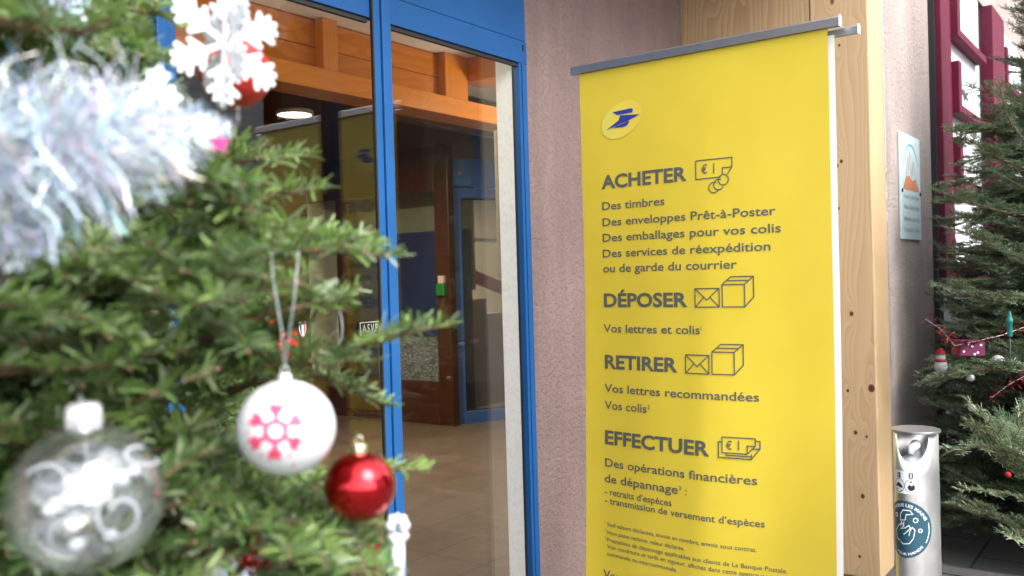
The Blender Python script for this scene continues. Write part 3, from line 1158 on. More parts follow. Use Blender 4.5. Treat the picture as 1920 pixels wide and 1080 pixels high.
lay(t2, curved_text('LAVEZ-VOUS LES MAINS', .0575, 168, 22, .0075), onc, .0016)
lay(t2, curved_text('WASH YOUR HANDS', .0655, 205, 318, .0062, False), onc, .0016)
lay(t2, stroke2d(arc2d(CXS, CZS, .0645, -32, 14, 16), .0020), onc, .0016)
S2 = lambda p: [(CXS + x * .0011, CZS + z * .0011) for x, z in p]
dd = .0016
for p_, c_ in (([(-30, -8), (-22, -24), (-4, -34), (12, -32), (22, -20), (26, 0), (20, 6), (14, -4), (12, -14)], False),
               ([(-30, -8), (-16, 8), (-6, 14), (0, 8), (-10, 0), (4, 4), (12, 10), (16, 4), (6, -6), (-2, -12)], False),
               ([(-10, 20), (-10, 34), (-2, 44), (16, 44), (22, 36), (6, 34), (4, 26), (4, 22)], True),
               ([(-7, 18), (-9, 6)], False), ([(0, 18), (-2, 8)], False),
               (arc2d(28, 22, 5, 0, 345, 14), True), (arc2d(38, -2, 4, 0, 345, 14), True), (arc2d(-24, 30, 4.5, 0, 345, 14), True)):
    dd += .00005
    lay(t2, stroke2d(S2(p_), .0022, c_), onc, dd)
t2.build('wash_print', simple('pale sticker print', (.75, .78, .78, 1), .4, 0, .03), HS)

# ================================================================ FIR TREES
M['bark'] = simple('fir bark', (.16, .095, .055, 1), .8, 0, .3, 40)
M['needles'] = mat_attr('fir needles', .42, 0, .32, .45)


def unit(a):
    return a / np.maximum(1e-9, np.linalg.norm(a, axis=-1, keepdims=True))


class Fir:
    """collects twigs (start, axis, up, length) and turns them into one needle mesh and one wood mesh"""

    def __init__(s, seed):
        s.tw = []
        s.wood = MB()
        s.r = random.Random(seed)

    def branch(s, pts, rad, spread, up=Vector((0, 0, 1)), step=.034, keep=None, bare=.12, tipn=True):
        """pts: polyline of the branch; spread: length of its longest side twig"""
        r = s.r
        pts = [Vector(p) for p in pts]
        seg = [(pts[i + 1] - pts[i]).length for i in range(len(pts) - 1)]
        L = sum(seg)
        if keep is not None:
            fine, ok = [], True
            for i in range(len(pts) - 1):
                for j in range(6):
                    p_ = pts[i].lerp(pts[i + 1], j / 6)
                    if not keep(p_):
                        ok = False
                        break
                    fine.append(p_)
                if not ok:
                    break
            fine = fine if not ok else pts
        else:
            fine = pts
        if len(fine) > 1:
            nf = max(len(fine), 6 * (len(pts) - 1)) if fine is not pts else len(pts)
            s.wood.tube(fine, [max(.0010, rad * (1 - i / (nf - 1)) + .0010) for i in range(len(fine))], 6)

        def pos(q):
            for i, g in enumerate(seg):
                if q <= g or i == len(seg) - 1:
                    return pts[i].lerp(pts[i + 1], q / g), (pts[i + 1] - pts[i]).normalized()
                q -= g
        q = L * bare
        side = 1
        while q < L - .015:
            P, T = pos(q)
            sv = T.cross(up).normalized()
            u2 = sv.cross(T)
            rem = (L - q)
            ln_ = min(spread, rem * .62 + .014) * r.uniform(.75, 1.1)
            d = T * math.cos(R(52)) + sv * side * math.sin(R(52)) + u2 * r.uniform(-.35, .45)
            d.normalize()
            s.twig(P, d, u2, ln_, keep, 1 if ln_ > .085 else 0)
            side = -side
            q += step * r.uniform(.7, 1.3) / 2
        # needles along the branch itself
        q = L * .25
        while q < L:
            P, T = pos(q)
            P2, _ = pos(min(L, q + .06))
            s.twig(P, (P2 - P).normalized() if (P2 - P).length > 1e-4 else T, T.cross(up).cross(T), max(.02, (P2 - P).length + (.012 if q + .06 > L else 0)), keep, 0, False)
            q += .06

    def twig(s, P, d, up, ln_, keep, lev=0, stem=True):
        r = s.r
        e = P + d * ln_
        if keep is not None and not (keep(e) and keep(P.lerp(e, .5))):
            return
        s.tw.append((*P, *d, *up, ln_, r.random(), 1 if stem else 0))
        if lev:
            sv = d.cross(up).normalized()
            for q in (.3, .48, .66):
                for sg in (-1, 1):
                    if r.random() < .8:
                        d2 = (d * math.cos(R(50)) + sv * sg * math.sin(R(50)) + up * r.uniform(-.15, .2)).normalized()
                        s.twig(P + d * ln_ * q, d2, up, ln_ * (1 - q) * .75 + .012, keep, 0)

    def needles(s, nlen, nwid, per_m, rs, droop=.25, cols=None, nseg=2, phm=66, phs=26):
        T = np.array(s.tw)
        rng = np.random.default_rng(rs)
        cnt = np.maximum(6, (T[:, 9] * per_m * rng.uniform(.85, 1.1, len(T)))).astype(int)
        idx = np.repeat(np.arange(len(T)), cnt)
        n = len(idx)
        k = np.concatenate([np.arange(c) / c for c in cnt]) + rng.uniform(-.02, .02, n)
        P, D, U, Lg, rt = T[idx, 0:3], T[idx, 3:6], T[idx, 6:9], T[idx, 9], T[idx, 10]
        U = unit(U - D * (U * D).sum(1, keepdims=True))
        Sd = np.cross(D, U)
        base = P + D * (np.clip(k, 0, 1) * Lg)[:, None]
        sg = np.where(np.arange(n) % 2 == 0, 1, -1)
        phi = np.radians(np.clip(rng.normal(phm, phs, n), -20, 118)) * sg
        endk = np.clip((k - .8) / .2, 0, 1)
        tilt = np.radians(rng.normal(58, 9, n) - 26 * endk)
        nd_ = D * np.cos(tilt)[:, None] + (U * np.cos(phi)[:, None] + Sd * np.sin(phi)[:, None]) * np.sin(tilt)[:, None]
        ln_ = nlen * rng.uniform(.72, 1.12, n) * (1 - .35 * endk) * np.clip(.55 + 3 * k, .5, 1)
        wv = unit(np.cross(nd_, np.cross(D, nd_) + .35 * rng.normal(size=(n, 3))))
        wv = unit(np.cross(nd_, U) + .35 * rng.normal(size=(n, 3)))
        dr = unit(np.cross(wv, nd_))
        dr = dr * np.sign((dr * U).sum(1, keepdims=True) + 1e-6)
        V, F = [], []
        prof = [(0, .45, 0), (.5, 1, .06), (1.0, .62, 0)] if nseg == 2 else [(0, .6, 0), (1, .7, 0)]
        cv = rng.normal(0, droop, n)
        for t, wd, b in prof:
            c = base + nd_ * (ln_ * t)[:, None] + dr * (ln_ * (b + cv * t * t * .35))[:, None]
            V.append(c - wv * (nwid * wd / 2))
            V.append(c + wv * (nwid * wd / 2))
        V = np.stack(V, 1)
        m_ = V.shape[1]
        b0 = np.arange(n)[:, None] * m_
        F = [np.concatenate([b0 + i * 2, b0 + i * 2 + 1, b0 + i * 2 + 3, b0 + i * 2 + 2], 1) for i in range(m_ // 2 - 1)]
        F = np.stack(F, 1).reshape(-1, 4)
        cols = cols or [(.030, .075, .022), (.085, .165, .040), (.10, .15, .085)]
        c0, c1, c2 = map(np.array, cols)
        a = np.clip(rt + rng.normal(0, .18, n), 0, 1)[:, None]
        col = c0 * (1 - a) + c1 * a
        bl = (rng.random(n) < .28)[:, None]
        col = np.where(bl, col * .45 + c2 * .55, col) * rng.uniform(.8, 1.2, (n, 1))
        return V.reshape(-1, 3), F, np.repeat(col, m_, 0)

    def stems(s):
        for t in s.tw:
            if t[11]:
                P, D, L = Vector(t[0:3]), Vector(t[3:6]), t[9]
                s.wood.tube([P, P + D * L], [.0014, .0008], 4, False)
                s.wood.tube([P + D * (L - .001), P + D * (L + .0025), P + D * (L + .005)], [.0010, .0021, .0006], 5)


# ---- foreground fir on the left
TC = Vector((.47, 1.29, 0))
LT = thing('fir_tree', TC, 'decorated fir tree in the left foreground hung with baubles and silver tinsel', 'tree')
MB().tube([TC, TC + Vector((.01, 0, 1.2)), TC + Vector((0, .01, 2.75))], [.05, .035, .006], 12).build('trunk', M['bark'], LT, True)
XM = [(-200, 250), (0, 290), (190, 285), (235, 300), (290, 420), (340, 450), (420, 500), (500, 540), (560, 520), (640, 500), (720, 520), (800, 560), (900, 600), (960, 660), (1080, 690), (1400, 800)]


HUNG = [(537, 770, 125, .80), (675, 885, 84, .84), (162, 905, 172, .68), (430, 90, 120, 1.0), (519, 990, 36, .86), (535, 560, 50, .78)]


def keep_left(P):
    q = Vector(P)
    x, y, d = proj([q])
    x, y, d = x[0], y[0], d[0]
    if q.y > 1.93:
        return False
    if d < .05:
        return q.length > .62 and (q - Vector((0, 0, EYE))).length > .5
    if d < .54:
        return False
    for ox, oy, orr, od in HUNG:
        if d < od and (x - ox) ** 2 + (y - oy) ** 2 < orr * orr:
            return False
    for (y0, a), (y1, b) in zip(XM, XM[1:]):
        if y0 <= y < y1:
            if x > a + (b - a) * (y - y0) / (y1 - y0):
                return False
    if 308 < x < 356 and (530 < y < 800 or 400 < y < 465):
        return LF.r.random() < (.3 if d < .7 else .15)
    return True


LF = Fir(11)
z = .45
while z < 2.6:
    rz = .84 * (1 - (z - .3) / 2.55) ** .85 + .05
    nb_ = 10
    ph = LF.r.uniform(0, 6.28)
    for k in range(nb_):
        az = ph + 2 * math.pi * k / nb_ + LF.r.uniform(-.25, .25)
        Lb = rz * LF.r.uniform(.82, 1.08)
        dv = Vector((math.cos(az), math.sin(az), 0))
        z0 = z + LF.r.uniform(-.05, .05)
        rise = LF.r.uniform(-.02, .16) * Lb
        pts = [TC + dv * (.02 + Lb * t) + Vector((0, 0, z0 + rise * t - .16 * Lb * math.sin(t * 2.6) * .5 + .05 * t * t)) for t in (0, .2, .4, .6, .8, 1.0)]
        LF.branch(pts, .006, .15, keep=keep_left, step=.036, bare=.25)
    z += .088


def explicit(pl, spread, rad=.004, step=.04, bare=.1):
    pts = [at(*p) for p in pl]
    pts[-1] = pts[-2].lerp(pts[-1], .8)
    LF.branch(pts, rad, spread, step=step, bare=bare)


explicit([(250, 330, 1.0), (380, 312, .98), (480, 298, .96), (578, 292, .95)], .06)
explicit([(300, 420, .95), (420, 395, .93), (520, 365, .92), (606, 352, .91)], .06)
explicit([(300, 500, .86), (440, 478, .84), (560, 470, .83), (660, 472, .82), (742, 482, .82)], .075)
explicit([(420, 420, .90), (540, 432, .88), (640, 446, .87), (705, 462, .86)], .05)
explicit([(430, 735, .92), (540, 690, .90), (640, 660, .88), (740, 632, .87), (846, 605, .86)], .062, step=.036, bare=.1)
explicit([(565, 690, .92), (620, 715, .93), (665, 735, .94), (708, 752, .95)], .035)
explicit([(560, 900, .95), (650, 885, .94), (720, 878, .93), (786, 882, .92)], .03, bare=.3)
explicit([(420, 560, .80), (500, 540, .79), (560, 530, .78), (590, 545, .78)], .05)
explicit([(380, 640, .84), (460, 600, .83), (560, 575, .82), (650, 560, 1.0)], .03)
explicit([(420, 665, .92), (490, 640, .91), (550, 612, .90), (590, 600, .90)], .045, step=.03)
explicit([(480, 980, .82), (570, 985, .81), (650, 1000, .80), (715, 1020, .80)], .07)
explicit([(500, 1060, .78), (580, 1045, .78), (660, 1050, .78), (730, 1075, .78)], .07)
explicit([(460, 900, .90), (560, 930, .89), (640, 950, .88), (690, 965, .88)], .06)
explicit([(80, 60, .86), (180, 70, .84), (260, 90, .83), (318, 120, .82)], .06)
explicit([(120, 20, .95), (220, 15, .94), (300, 25, .93), (340, 50, .93)], .06)
explicit([(150, 160, .90), (230, 155, .89), (290, 170, .88), (330, 185, .88)], .05)
explicit([(-60, 560, .66), (60, 575, .66), (160, 600, .66), (250, 640, .67)], .09)
explicit([(-40, 700, .68), (60, 690, .68), (150, 700, .69), (230, 730, .70)], .09)
explicit([(-60, 30, .70), (60, 50, .70), (150, 60, .71), (230, 40, .72)], .08)
explicit([(60, 470, .72), (180, 470, .72), (280, 500, .73), (370, 560, .74)], .08)
explicit([(300, 850, .80), (400, 840, .80), (480, 850, .80), (540, 890, .80)], .07)
explicit([(260, 960, .74), (360, 940, .74), (440, 950, .75), (500, 980, .76)], .08)
explicit([(-60, 820, .74), (10, 810, .74), (60, 800, .74), (110, 800, .75)], .08)
for i in range(70):
    x_, y_, d_ = LF.r.uniform(-60, 560), LF.r.uniform(300, 1090), LF.r.uniform(.72, 1.0)
    P0 = at(x_, y_, d_)
    if not keep_left(P0):
        continue
    o_ = (P0 - TC)
    o_.z = 0
    o_ = (o_.normalized() + Vector((LF.r.gauss(0, .35), LF.r.gauss(0, .35), LF.r.uniform(-.25, .25)))).normalized()
    Lb = LF.r.uniform(.08, .15)
    LF.branch([P0 - o_ * .05, P0, P0 + o_ * Lb * .5, P0 + o_ * Lb + Vector((0, 0, .012))], .003, .085, keep=keep_left, step=.034, bare=.1)
LF.stems()
LF.wood.build('branches', M['bark'], LT, True)
V, F, C = LF.needles(.0255, .0036, 720, 3, phm=70, phs=22, cols=[(.095, .175, .055), (.25, .375, .10), (.42, .48, .36)])
np_mesh('needles', V, F, M['needles'], LT, C, True)
print('left fir', len(LF.tw), len(F))

# ---- fir behind the glass screen on the right
RC = Vector((5.30, .28, 0))
RT = thing('fir_tree', RC, 'dark fir tree in a wooden tub behind the glass screen at right', 'tree')
MB().tube([RC + Vector((0, 0, .1)), RC + Vector((.01, 0, 1.6)), RC + Vector((0, .01, 3.3))], [.05, .035, .006], 12).build('trunk', M['bark'], RT, True)


def keep_right(P):
    q = Vector(P)
    lim = 4.50 if q.z < 1.05 else 4.66 + .55 * max(0, .85 - q.y)
    return q.x > lim and q.y < 1.04 and q.z > .10


RF = Fir(5)
z = .42
z = .12
while z < 3.2:
    rz = .95 * (1 - (z - .3) / 3.1) ** .75 + .05
    nb_ = 18 if z < 1.9 else 9
    ph = RF.r.uniform(0, 6.28)
    for k in range(nb_):
        az = ph + 2 * math.pi * k / nb_ + RF.r.uniform(-.25, .25)
        Lb = rz * RF.r.uniform(.75, 1.12)
        dv = Vector((math.cos(az), math.sin(az), 0))
        z0 = z + RF.r.uniform(-.05, .05)
        rise = RF.r.uniform(-.04, .22) * Lb
        pts = [RC + dv * (.02 + Lb * t) + Vector((0, 0, z0 + rise * t - .10 * Lb * math.sin(t * 2.6) * .5 + .08 * t * t)) for t in (0, .25, .5, .75, 1.0)]
        RF.branch(pts, .006, .19, keep=keep_right, step=.05, bare=.12)
    z += .105
for pl, sp in (([(1990, 235, 3.9), (1930, 205, 3.85), (1870, 175, 3.8), (1810, 160, 3.78)], .07),
               ([(1960, 330, 3.9), (1880, 300, 3.85), (1820, 265, 3.8), (1775, 238, 3.78)], .09),
               ([(1960, 410, 3.9), (1870, 395, 3.85), (1800, 375, 3.8), (1745, 352, 3.78)], .09),
               ([(1960, 500, 3.8), (1880, 470, 3.78), (1820, 440, 3.76), (1770, 425, 3.75)], .10),
               ([(1960, 560, 3.8), (1880, 560, 3.78), (1800, 550, 3.76), (1745, 530, 3.75)], .10),
               ([(1990, 320, 3.7), (1930, 280, 3.7), (1890, 220, 3.7), (1872, 150, 3.7)], .06),
               ([(1960, 700, 3.8), (1870, 690, 3.78), (1790, 700, 3.76), (1725, 720, 3.75)], .10),
               ([(1960, 1020, 3.7), (1890, 980, 3.68), (1830, 950, 3.66), (1770, 945, 3.65)], .10)):
    RF.branch([at(*p) for p in pl], .004, sp, step=.045)
for y_ in range(255, 1000, 42):
    xe = RF.r.uniform(1738, 1785) if y_ < 640 else RF.r.uniform(1700, 1760)
    RF.branch([at(1990, y_ - 10, 4.5), at(1900, y_ - RF.r.uniform(10, 30), 4.42), at((1990 + xe) / 2 - 30, y_ - 8, 4.36), at(xe, y_ + RF.r.uniform(-25, 25), 4.3)], .004, .13, step=.04)
RF.stems()
RF.wood.build('branches', M['bark'], RT, True)
V, F, C = RF.needles(.027, .0040, 420, 4, nseg=1, phm=78, phs=16, cols=[(.045, .090, .045), (.12, .19, .095), (.26, .33, .25)])
np_mesh('needles', V, F, M['needles'], RT, C, True)
print('right fir', len(RF.tw), len(F))
# ---- a nearer fir whose trunk stands just outside the picture on the right
NC = Vector((3.30, .02, 0))
NTr = thing('fir_tree', NC, 'fir at the right edge with sharp pale green twigs nearest the steel dispenser', 'tree')
MB().tube([NC, NC + Vector((.01, 0, .8)), NC + Vector((0, .01, 1.75))], [.035, .025, .005], 12).build('trunk', M['bark'], NTr, True)
NF = Fir(21)


def keep_near(P):
    x, y, d = proj([Vector(P)])
    return x[0] > 1935 or d[0] < .1


z = .25
while z < 1.7:
    rz = .50 * (1 - (z - .2) / 1.6) ** .8 + .04
    ph = NF.r.uniform(0, 6.28)
    for k in range(8):
        az = ph + 2 * math.pi * k / 8 + NF.r.uniform(-.25, .25)
        Lb = rz * NF.r.uniform(.8, 1.1)
        dv = Vector((math.cos(az), math.sin(az), 0))
        pts = [NC + dv * (.02 + Lb * t) + Vector((0, 0, z + .12 * Lb * t - .05 * Lb * math.sin(t * 2.6))) for t in (0, .25, .5, .75, 1.0)]
        NF.branch(pts, .004, .13, keep=keep_near, step=.05, bare=.2)
    z += .13
for pl, sp in (([(2050, 960, 2.62), (1965, 905, 2.58), (1900, 850, 2.56), (1850, 790, 2.55), (1812, 750, 2.54)], .125),
               ([(1962, 905, 2.60), (1920, 840, 2.57), (1908, 790, 2.56), (1925, 745, 2.55)], .09),
               ([(1905, 850, 2.56), (1850, 835, 2.57), (1800, 842, 2.58), (1765, 840, 2.58)], .05),
               ([(2050, 1010, 2.6), (1960, 950, 2.58), (1890, 925, 2.57), (1800, 918, 2.56)], .05),
               ([(2050, 1090, 2.6), (1960, 1040, 2.55), (1910, 1010, 2.52), (1880, 1000, 2.5)], .06)):
    NF.branch([at(*p) for p in pl], .003, sp, step=.040, bare=.05)
NF.stems()
NF.wood.build('branches', M['bark'], NTr, True)
V, F, C = NF.needles(.026, .0032, 430, 14, phm=80, phs=13, cols=[(.15, .25, .13), (.30, .42, .23), (.55, .62, .50)])
np_mesh('needles', V, F, M['needles'], NTr, C, True)
# tub
TB = MB()
for i in range(6):
    z0, z1 = .02 + i * .085, .10 + i * .085
    TB.box(RC.x - .3, RC.x + .3, RC.y - .26, RC.y - .235, z0, z1)
    TB.box(RC.x - .3, RC.x - .275, RC.y - .233, RC.y + .24, z0, z1)
    TB.box(RC.x + .275, RC.x + .3, RC.y - .233, RC.y + .24, z0, z1)
    TB.box(RC.x - .3, RC.x + .3, RC.y + .242, RC.y + .267, z0, z1)
TB.box(RC.x - .27, RC.x + .27, RC.y - .23, RC.y + .235, .03, .46)
tag(TB.build('wooden_tub', mat_wood('brown tub boards', (.05, .02, .01), (.15, .075, .035), 'x', 40, True, .6), None), 'square brown wooden tub holding the fir tree behind the glass screen', 'planter')

# ================================================================ ORNAMENTS, foreground tree
M['silver_cap'] = simple('pale silver cap', (.78, .78, .80, 1), .3, .6, .05)
M['gold_cap'] = simple('pale gold cap', (.72, .66, .45, 1), .28, .9, .05)
M['cord'] = simple('pale grey cord', (.42, .46, .46, 1), .4, .2, .05)


def capped(nm, c, r, label, cat, mat, capmat, cords, group=None, squash=.98, capr=.17):
    t = thing(nm, c - Vector((0, 0, r)), label, cat, group)
    b = MB().ball(c, r, 56, 36, squash).build('ball', mat, t, True)
    h = capr * r
    cp = MB()
    zz = r * squash
    n = 40
    prof = [(h * 1.02, zz * .965), (h * 1.05, zz * 1.0), (h, zz + h * .9), (h * .8, zz + h * 1.1), (.0004, zz + h * 1.12)]
    base = len(cp.v)
    cp.lathe(c, prof, n)
    for i in range(n * 3):
        p = Vector(cp.v[i])
        k = i % n
        v = (p - c)
        s_ = 1 + (.07 if (k // 2) % 2 else -.03)
        cp.v[i] = (c.x + v.x * s_, c.y + v.y * s_, p.z - (.12 * h if i < n and (k // 2) % 2 else 0))
    cp.build('cap', capmat, t, True)
    rg = MB()
    top = c + Vector((0, 0, zz + h * 1.1))
    rg.tube([top + Vector((SY, -CY, 0)) * (h * .55 * math.cos(a)) + Vector((0, 0, h * .5 + h * .6 * math.sin(a))) for a in [2 * math.pi * i / 20 - 1.57 for i in range(21)]], h * .10, 6)
    rg.build('ring', capmat, t, True)
    if cords:
        cd = MB()
        for pts in cords:
            cd.tube([tuple(p) for p in pts], .00055, 6)
        cd.build('cord', M['cord'], t, True)
    return t


# white bauble with a pink snow crystal print
WB = at(537, 802, .74)
wr = .74 * 91 / FPX
mw = NT('white satin bauble')
mw.set(color=(.66, .66, .70, 1), rough=.32, spec=.5)
tW = capped('white_bauble', WB, wr, 'white bauble with a pink snow crystal print hanging from two grey cords', 'bauble', mw.m, M['silver_cap'],
            [[WB + Vector((0, 0, wr * 1.25)), at(552, 560, .745), at(560, 470, .75)], [WB + Vector((0, 0, wr * 1.25)), at(528, 620, .735), at(512, 520, .74), at(508, 470, .75)]], squash=.98, capr=.13)
# print: project a flat drawing on the sphere along the direction to the camera
vd = (Vector((0, 0, EYE)) - WB).normalized()
vx = -(cr - vd * cr.dot(vd)).normalized() * -1
vy = vd.cross(vx) * 1
vy = vx.cross(vd) * -1 if (vd.cross(vx)).z > 0 and False else vd.cross(vx)
pr = MB()


def onball(x, y, d):
    x -= .20
    y -= .07
    k = math.sqrt(max(0, 1 - x * x - y * y))
    return WB + (vx * x + vy * y + vd * k) * (wr * 1.0 + d)


def ngon(cx, cy, r, n=8, a=0):
    return [(cx + r * math.cos(2 * math.pi * i / n + a), cy + r * math.sin(2 * math.pi * i / n + a)) for i in range(n)], [tuple(range(n))]


lay(pr, stroke2d(arc2d(0, 0, .19, 0, 345, 24), .09, True), onball, .0006)
for k in range(6):
    a = R(90 + 60 * k)
    c, s = math.cos(a), math.sin(a)
    tr = lambda p: [(x * c - y * s, x * s + y * c) for x, y in p]
    lay(pr, stroke2d(tr([(.24, 0), (.52, 0)]), .085), onball, .0006)
    for sg in (-1, 1):
        lay(pr, stroke2d(tr([(.34, 0), (.44, .12 * sg)]), .075), onball, .0008)
        lay(pr, stroke2d(tr([(.42, 0), (.53, .11 * sg)]), .065), onball, .0010)
    lay(pr, ngon(*tr([(.50 * .9, .28)])[0], .030), onball, .0006)
    lay(pr, ngon(*tr([(.66, .36)])[0], .026), onball, .0006)
pr.build('crystal_print', simple('pink print', lin(214, 70, 104), .5), tW)

# red shiny bauble
RBc = at(675, 912, .80)
rr_ = .80 * 67 / FPX
mr = NT('red mirror bauble')
mr.set(color=lin(190, 8, 22), metal=.9, rough=.09, coat=.6)
capped('red_bauble', RBc, rr_, 'shiny red bauble with a gold cap between fir twig tips at front', 'bauble', mr.m, M['gold_cap'], [[RBc + Vector((0, 0, rr_ * 1.3)), at(672, 822, .81), at(668, 812, .83)]], capr=.2)
# hidden red bauble
rc2 = at(518, 640, 1.06)
mr2 = NT('ribbed red bauble')
wv = mr2.n('TexWave')
wv.inputs['Scale'].default_value = 90
wv.bands_direction = 'Z'
mr2.l(mr2.coord(), wv.inputs['Vector'])
mr2.set(color=lin(215, 40, 36), metal=.35, rough=.25)
mr2.bump(wv.outputs['Fac'], .5, .002)
capped('ribbed_bauble', rc2, 1.0 * 44 / FPX, 'ribbed red bauble half hidden in fir needles above the white bauble', 'bauble', mr2.m, M['gold_cap'], None, capr=.2)
# glitter red bauble at the top
gc = at(441, 138, .93)
mg = NT('red glitter bauble')
vo = mg.n('TexVoronoi')
vo.inputs['Scale'].default_value = 1100
mg.l(mg.coord(), vo.inputs['Vector'])
mg.set(color=mg.ramp(vo.outputs['Distance'], [(0, lin(226, 70, 60)), (.8, lin(170, 22, 26))]), metal=.4, rough=.35)
mg.bump(vo.outputs['Distance'], .6, .001)
capped('glitter_bauble', gc, .93 * 66 / FPX, 'red glitter bauble behind the white snow crystal ornament at top', 'bauble', mg.m, M['silver_cap'], [[gc + Vector((0, 0, .04)), gc + Vector((0, 0, .12))]])

# clear bauble with frosted scrolls
cb = at(162, 932, .62)
cr_ = .62 * 139 / FPX
CBt = thing('clear_bauble', cb - Vector((0, 0, cr_)), 'large clear glass bauble with frosted white scrolls and silver cap at lower left', 'bauble')
mc = NT('clear bauble glass')
lw = mc.n('LayerWeight')
lw.inputs['Blend'].default_value = .5
fz = mc.math('ADD', mc.math('MULTIPLY', mc.math('POWER', lw.outputs['Facing'], 2.2), .55), .17)
tr = mc.n('BsdfTransparent')
tr.inputs[0].default_value = (.95, .97, .97, 1)
gl = mc.n('BsdfGlossy')
gl.inputs['Roughness'].default_value = .10
mx = mc.n('MixShader')
mc.l(fz, mx.inputs[0])
mc.l(tr.outputs[0], mx.inputs[1])
mc.l(gl.outputs[0], mx.inputs[2])
# snow dust inside the lower half
df = mc.n('BsdfDiffuse')
df.inputs[0].default_value = (.5, .52, .55, 1)
sx = mc.n('SeparateXYZ')
mc.l(mc.coord(), sx.inputs[0])
grad = mc.ramp(sx.outputs[2], [(.0, (.2, .2, .2)), (.035, (.12, .12, .12)), (.065, (.03, .03, .03))])
nz_ = mc.noise(mc.coord(), 55, 4, .65, .5)
nm = mc.ramp(nz_, [(.42, (0, 0, 0)), (.60, (1, 1, 1))])
fr = mc.math('ADD', mc.math('MULTIPLY', nm, grad), .015)
mx2 = mc.n('MixShader')
mc.l(fr, mx2.inputs[0])
mc.l(mx.outputs[0], mx2.inputs[1])
mc.l(df.outputs[0], mx2.inputs[2])
mc.l(mx2.outputs[0], mc.out.inputs[0])
MB().ball(cb, cr_, 64, 44, 1.0).build('glass_ball', mc.m, CBt, True)
vd = (Vector((0, 0, EYE)) - cb).normalized()
bx = (cr - vd * cr.dot(vd)).normalized()
by = vd.cross(bx)
if by.z < 0:
    by = -by


def oncb(x, y, d, back=False):
    k = math.sqrt(max(0, 1 - x * x - y * y))
    return cb + (bx * x + by * y + vd * (-k if back else k)) * (cr_ + d)


frost = simple('frosted white print', (.31, .33, .36, 1), .7, 0, .04)
sp1 = [(.42 + .30 * (1 - t * .5) * math.cos(5.6 * t * 1.25 + 2.0), -.22 + .32 * (1 - t * .5) * math.sin(5.6 * t * 1.25 + 2.0)) for t in [i / 40 for i in range(41)]]
sp2 = [(.62 + .30 * (1 - t * .45) * math.cos(-5 * t + .2), .56 + .17 * (1 - t * .45) * math.sin(-5 * t + .2)) for t in [i / 36 for i in range(37)]]
sp3 = [(-.12 + .30 * (1 - t * .5) * math.cos(5 * t + 1.4), -.50 + .26 * (1 - t * .5) * math.sin(5 * t + 1.4)) for t in [i / 36 for i in range(37)]]
sp4 = [(-.45 + .30 * (1 - t * .5) * math.cos(-5 * t + 2.6), .10 + .32 * (1 - t * .5) * math.sin(-5 * t + 2.6)) for t in [i / 36 for i in range(37)]]
for k, sp in enumerate((sp1, sp2, sp3, sp4)):
    sp = [(x, y) if x * x + y * y < .93 else (x * .96 / math.hypot(x, y), y * .96 / math.hypot(x, y)) for x, y in sp]
    lay(MB(), stroke2d(sp, .045 if k < 3 else .035), oncb, .0004 + k * .0001).build('frosted_scroll', frost, CBt)
for k, sp in enumerate((sp1, sp3)):
    lay(MB(), stroke2d([(-x, -y * .8 + .1) for x, y in sp], .10), lambda x, y, d: oncb(x, y, d, True), .0004 + k * .0001).build('frosted_scroll', frost, CBt)
cp = MB()
h = .030 * .62 / .62 * .36
h = cr_ * .215
cp.lathe(cb, [(h * 1.02, cr_ * .95), (h * 1.06, cr_ * 1.05), (h, cr_ * 1.22), (h * .8, cr_ * 1.27), (.0004, cr_ * 1.28)], 40)
for i in range(120):
    k = i % 40
    p = Vector(cp.v[i])
    v = p - cb
    s_ = 1.05 if (k // 4) % 2 else .96
    cp.v[i] = (cb.x + v.x * s_, cb.y + v.y * s_, p.z - (.0022 if i < 40 and (k // 4) % 2 else 0))
cp.build('cap', M['silver_cap'], CBt, True)
MB().tube([cb + Vector((0, 0, cr_ * 1.27)), at(148, 770, .62), at(150, 740, .63), at(158, 765, .625), cb + Vector((0, 0, cr_ * 1.25))], .0016, 6).build('cord', M['cord'], CBt, True)
MB().tube([cb + Vector((0, 0, cr_ * 1.2)), cb + Vector((.001, 0, cr_ * .4)), cb + Vector((0, .001, cr_ * .15))], .0006, 5).build('inner_thread', M['cord'], CBt, True)
ib = MB()
for u_, v_, k_ in ((-.30, -.12, .17), (-.18, -.02, .15), (-.05, .08, .14), (-.22, .20, .10), (.16, .14, .13), (.30, .20, .15), (.42, .24, .12), (-.12, -.22, .12), (.05, -.05, .11), (.55, .34, .09), (-.42, -.18, .10), (.34, -.50, .10), (-.05, -.62, .12)):
    ib.ball(cb + (bx * u_ + by * v_ + vd * rnd.uniform(-.1, .3)) * cr_, cr_ * k_, 14, 9, rnd.uniform(.7, 1.1))
ib.build('inner_snow', simple('white snow tufts', (.60, .62, .66, 1), .9, 0, .03), CBt, True)

# white glittered snow crystal, two crossing plates
SCc = at(422, 86, .80)
m = NT('white glitter foam')
vo = m.n('TexVoronoi')
vo.inputs['Scale'].default_value = 900
m.l(m.coord(), vo.inputs['Vector'])
m.set(color=(.70, .73, .78, 1), rough=.6)
m.bump(vo.outputs['Distance'], .5, .001)
SN = thing('snow_crystal', SCc, 'white glittered snow crystal ornament hanging before the red glitter bauble', 'ornament')


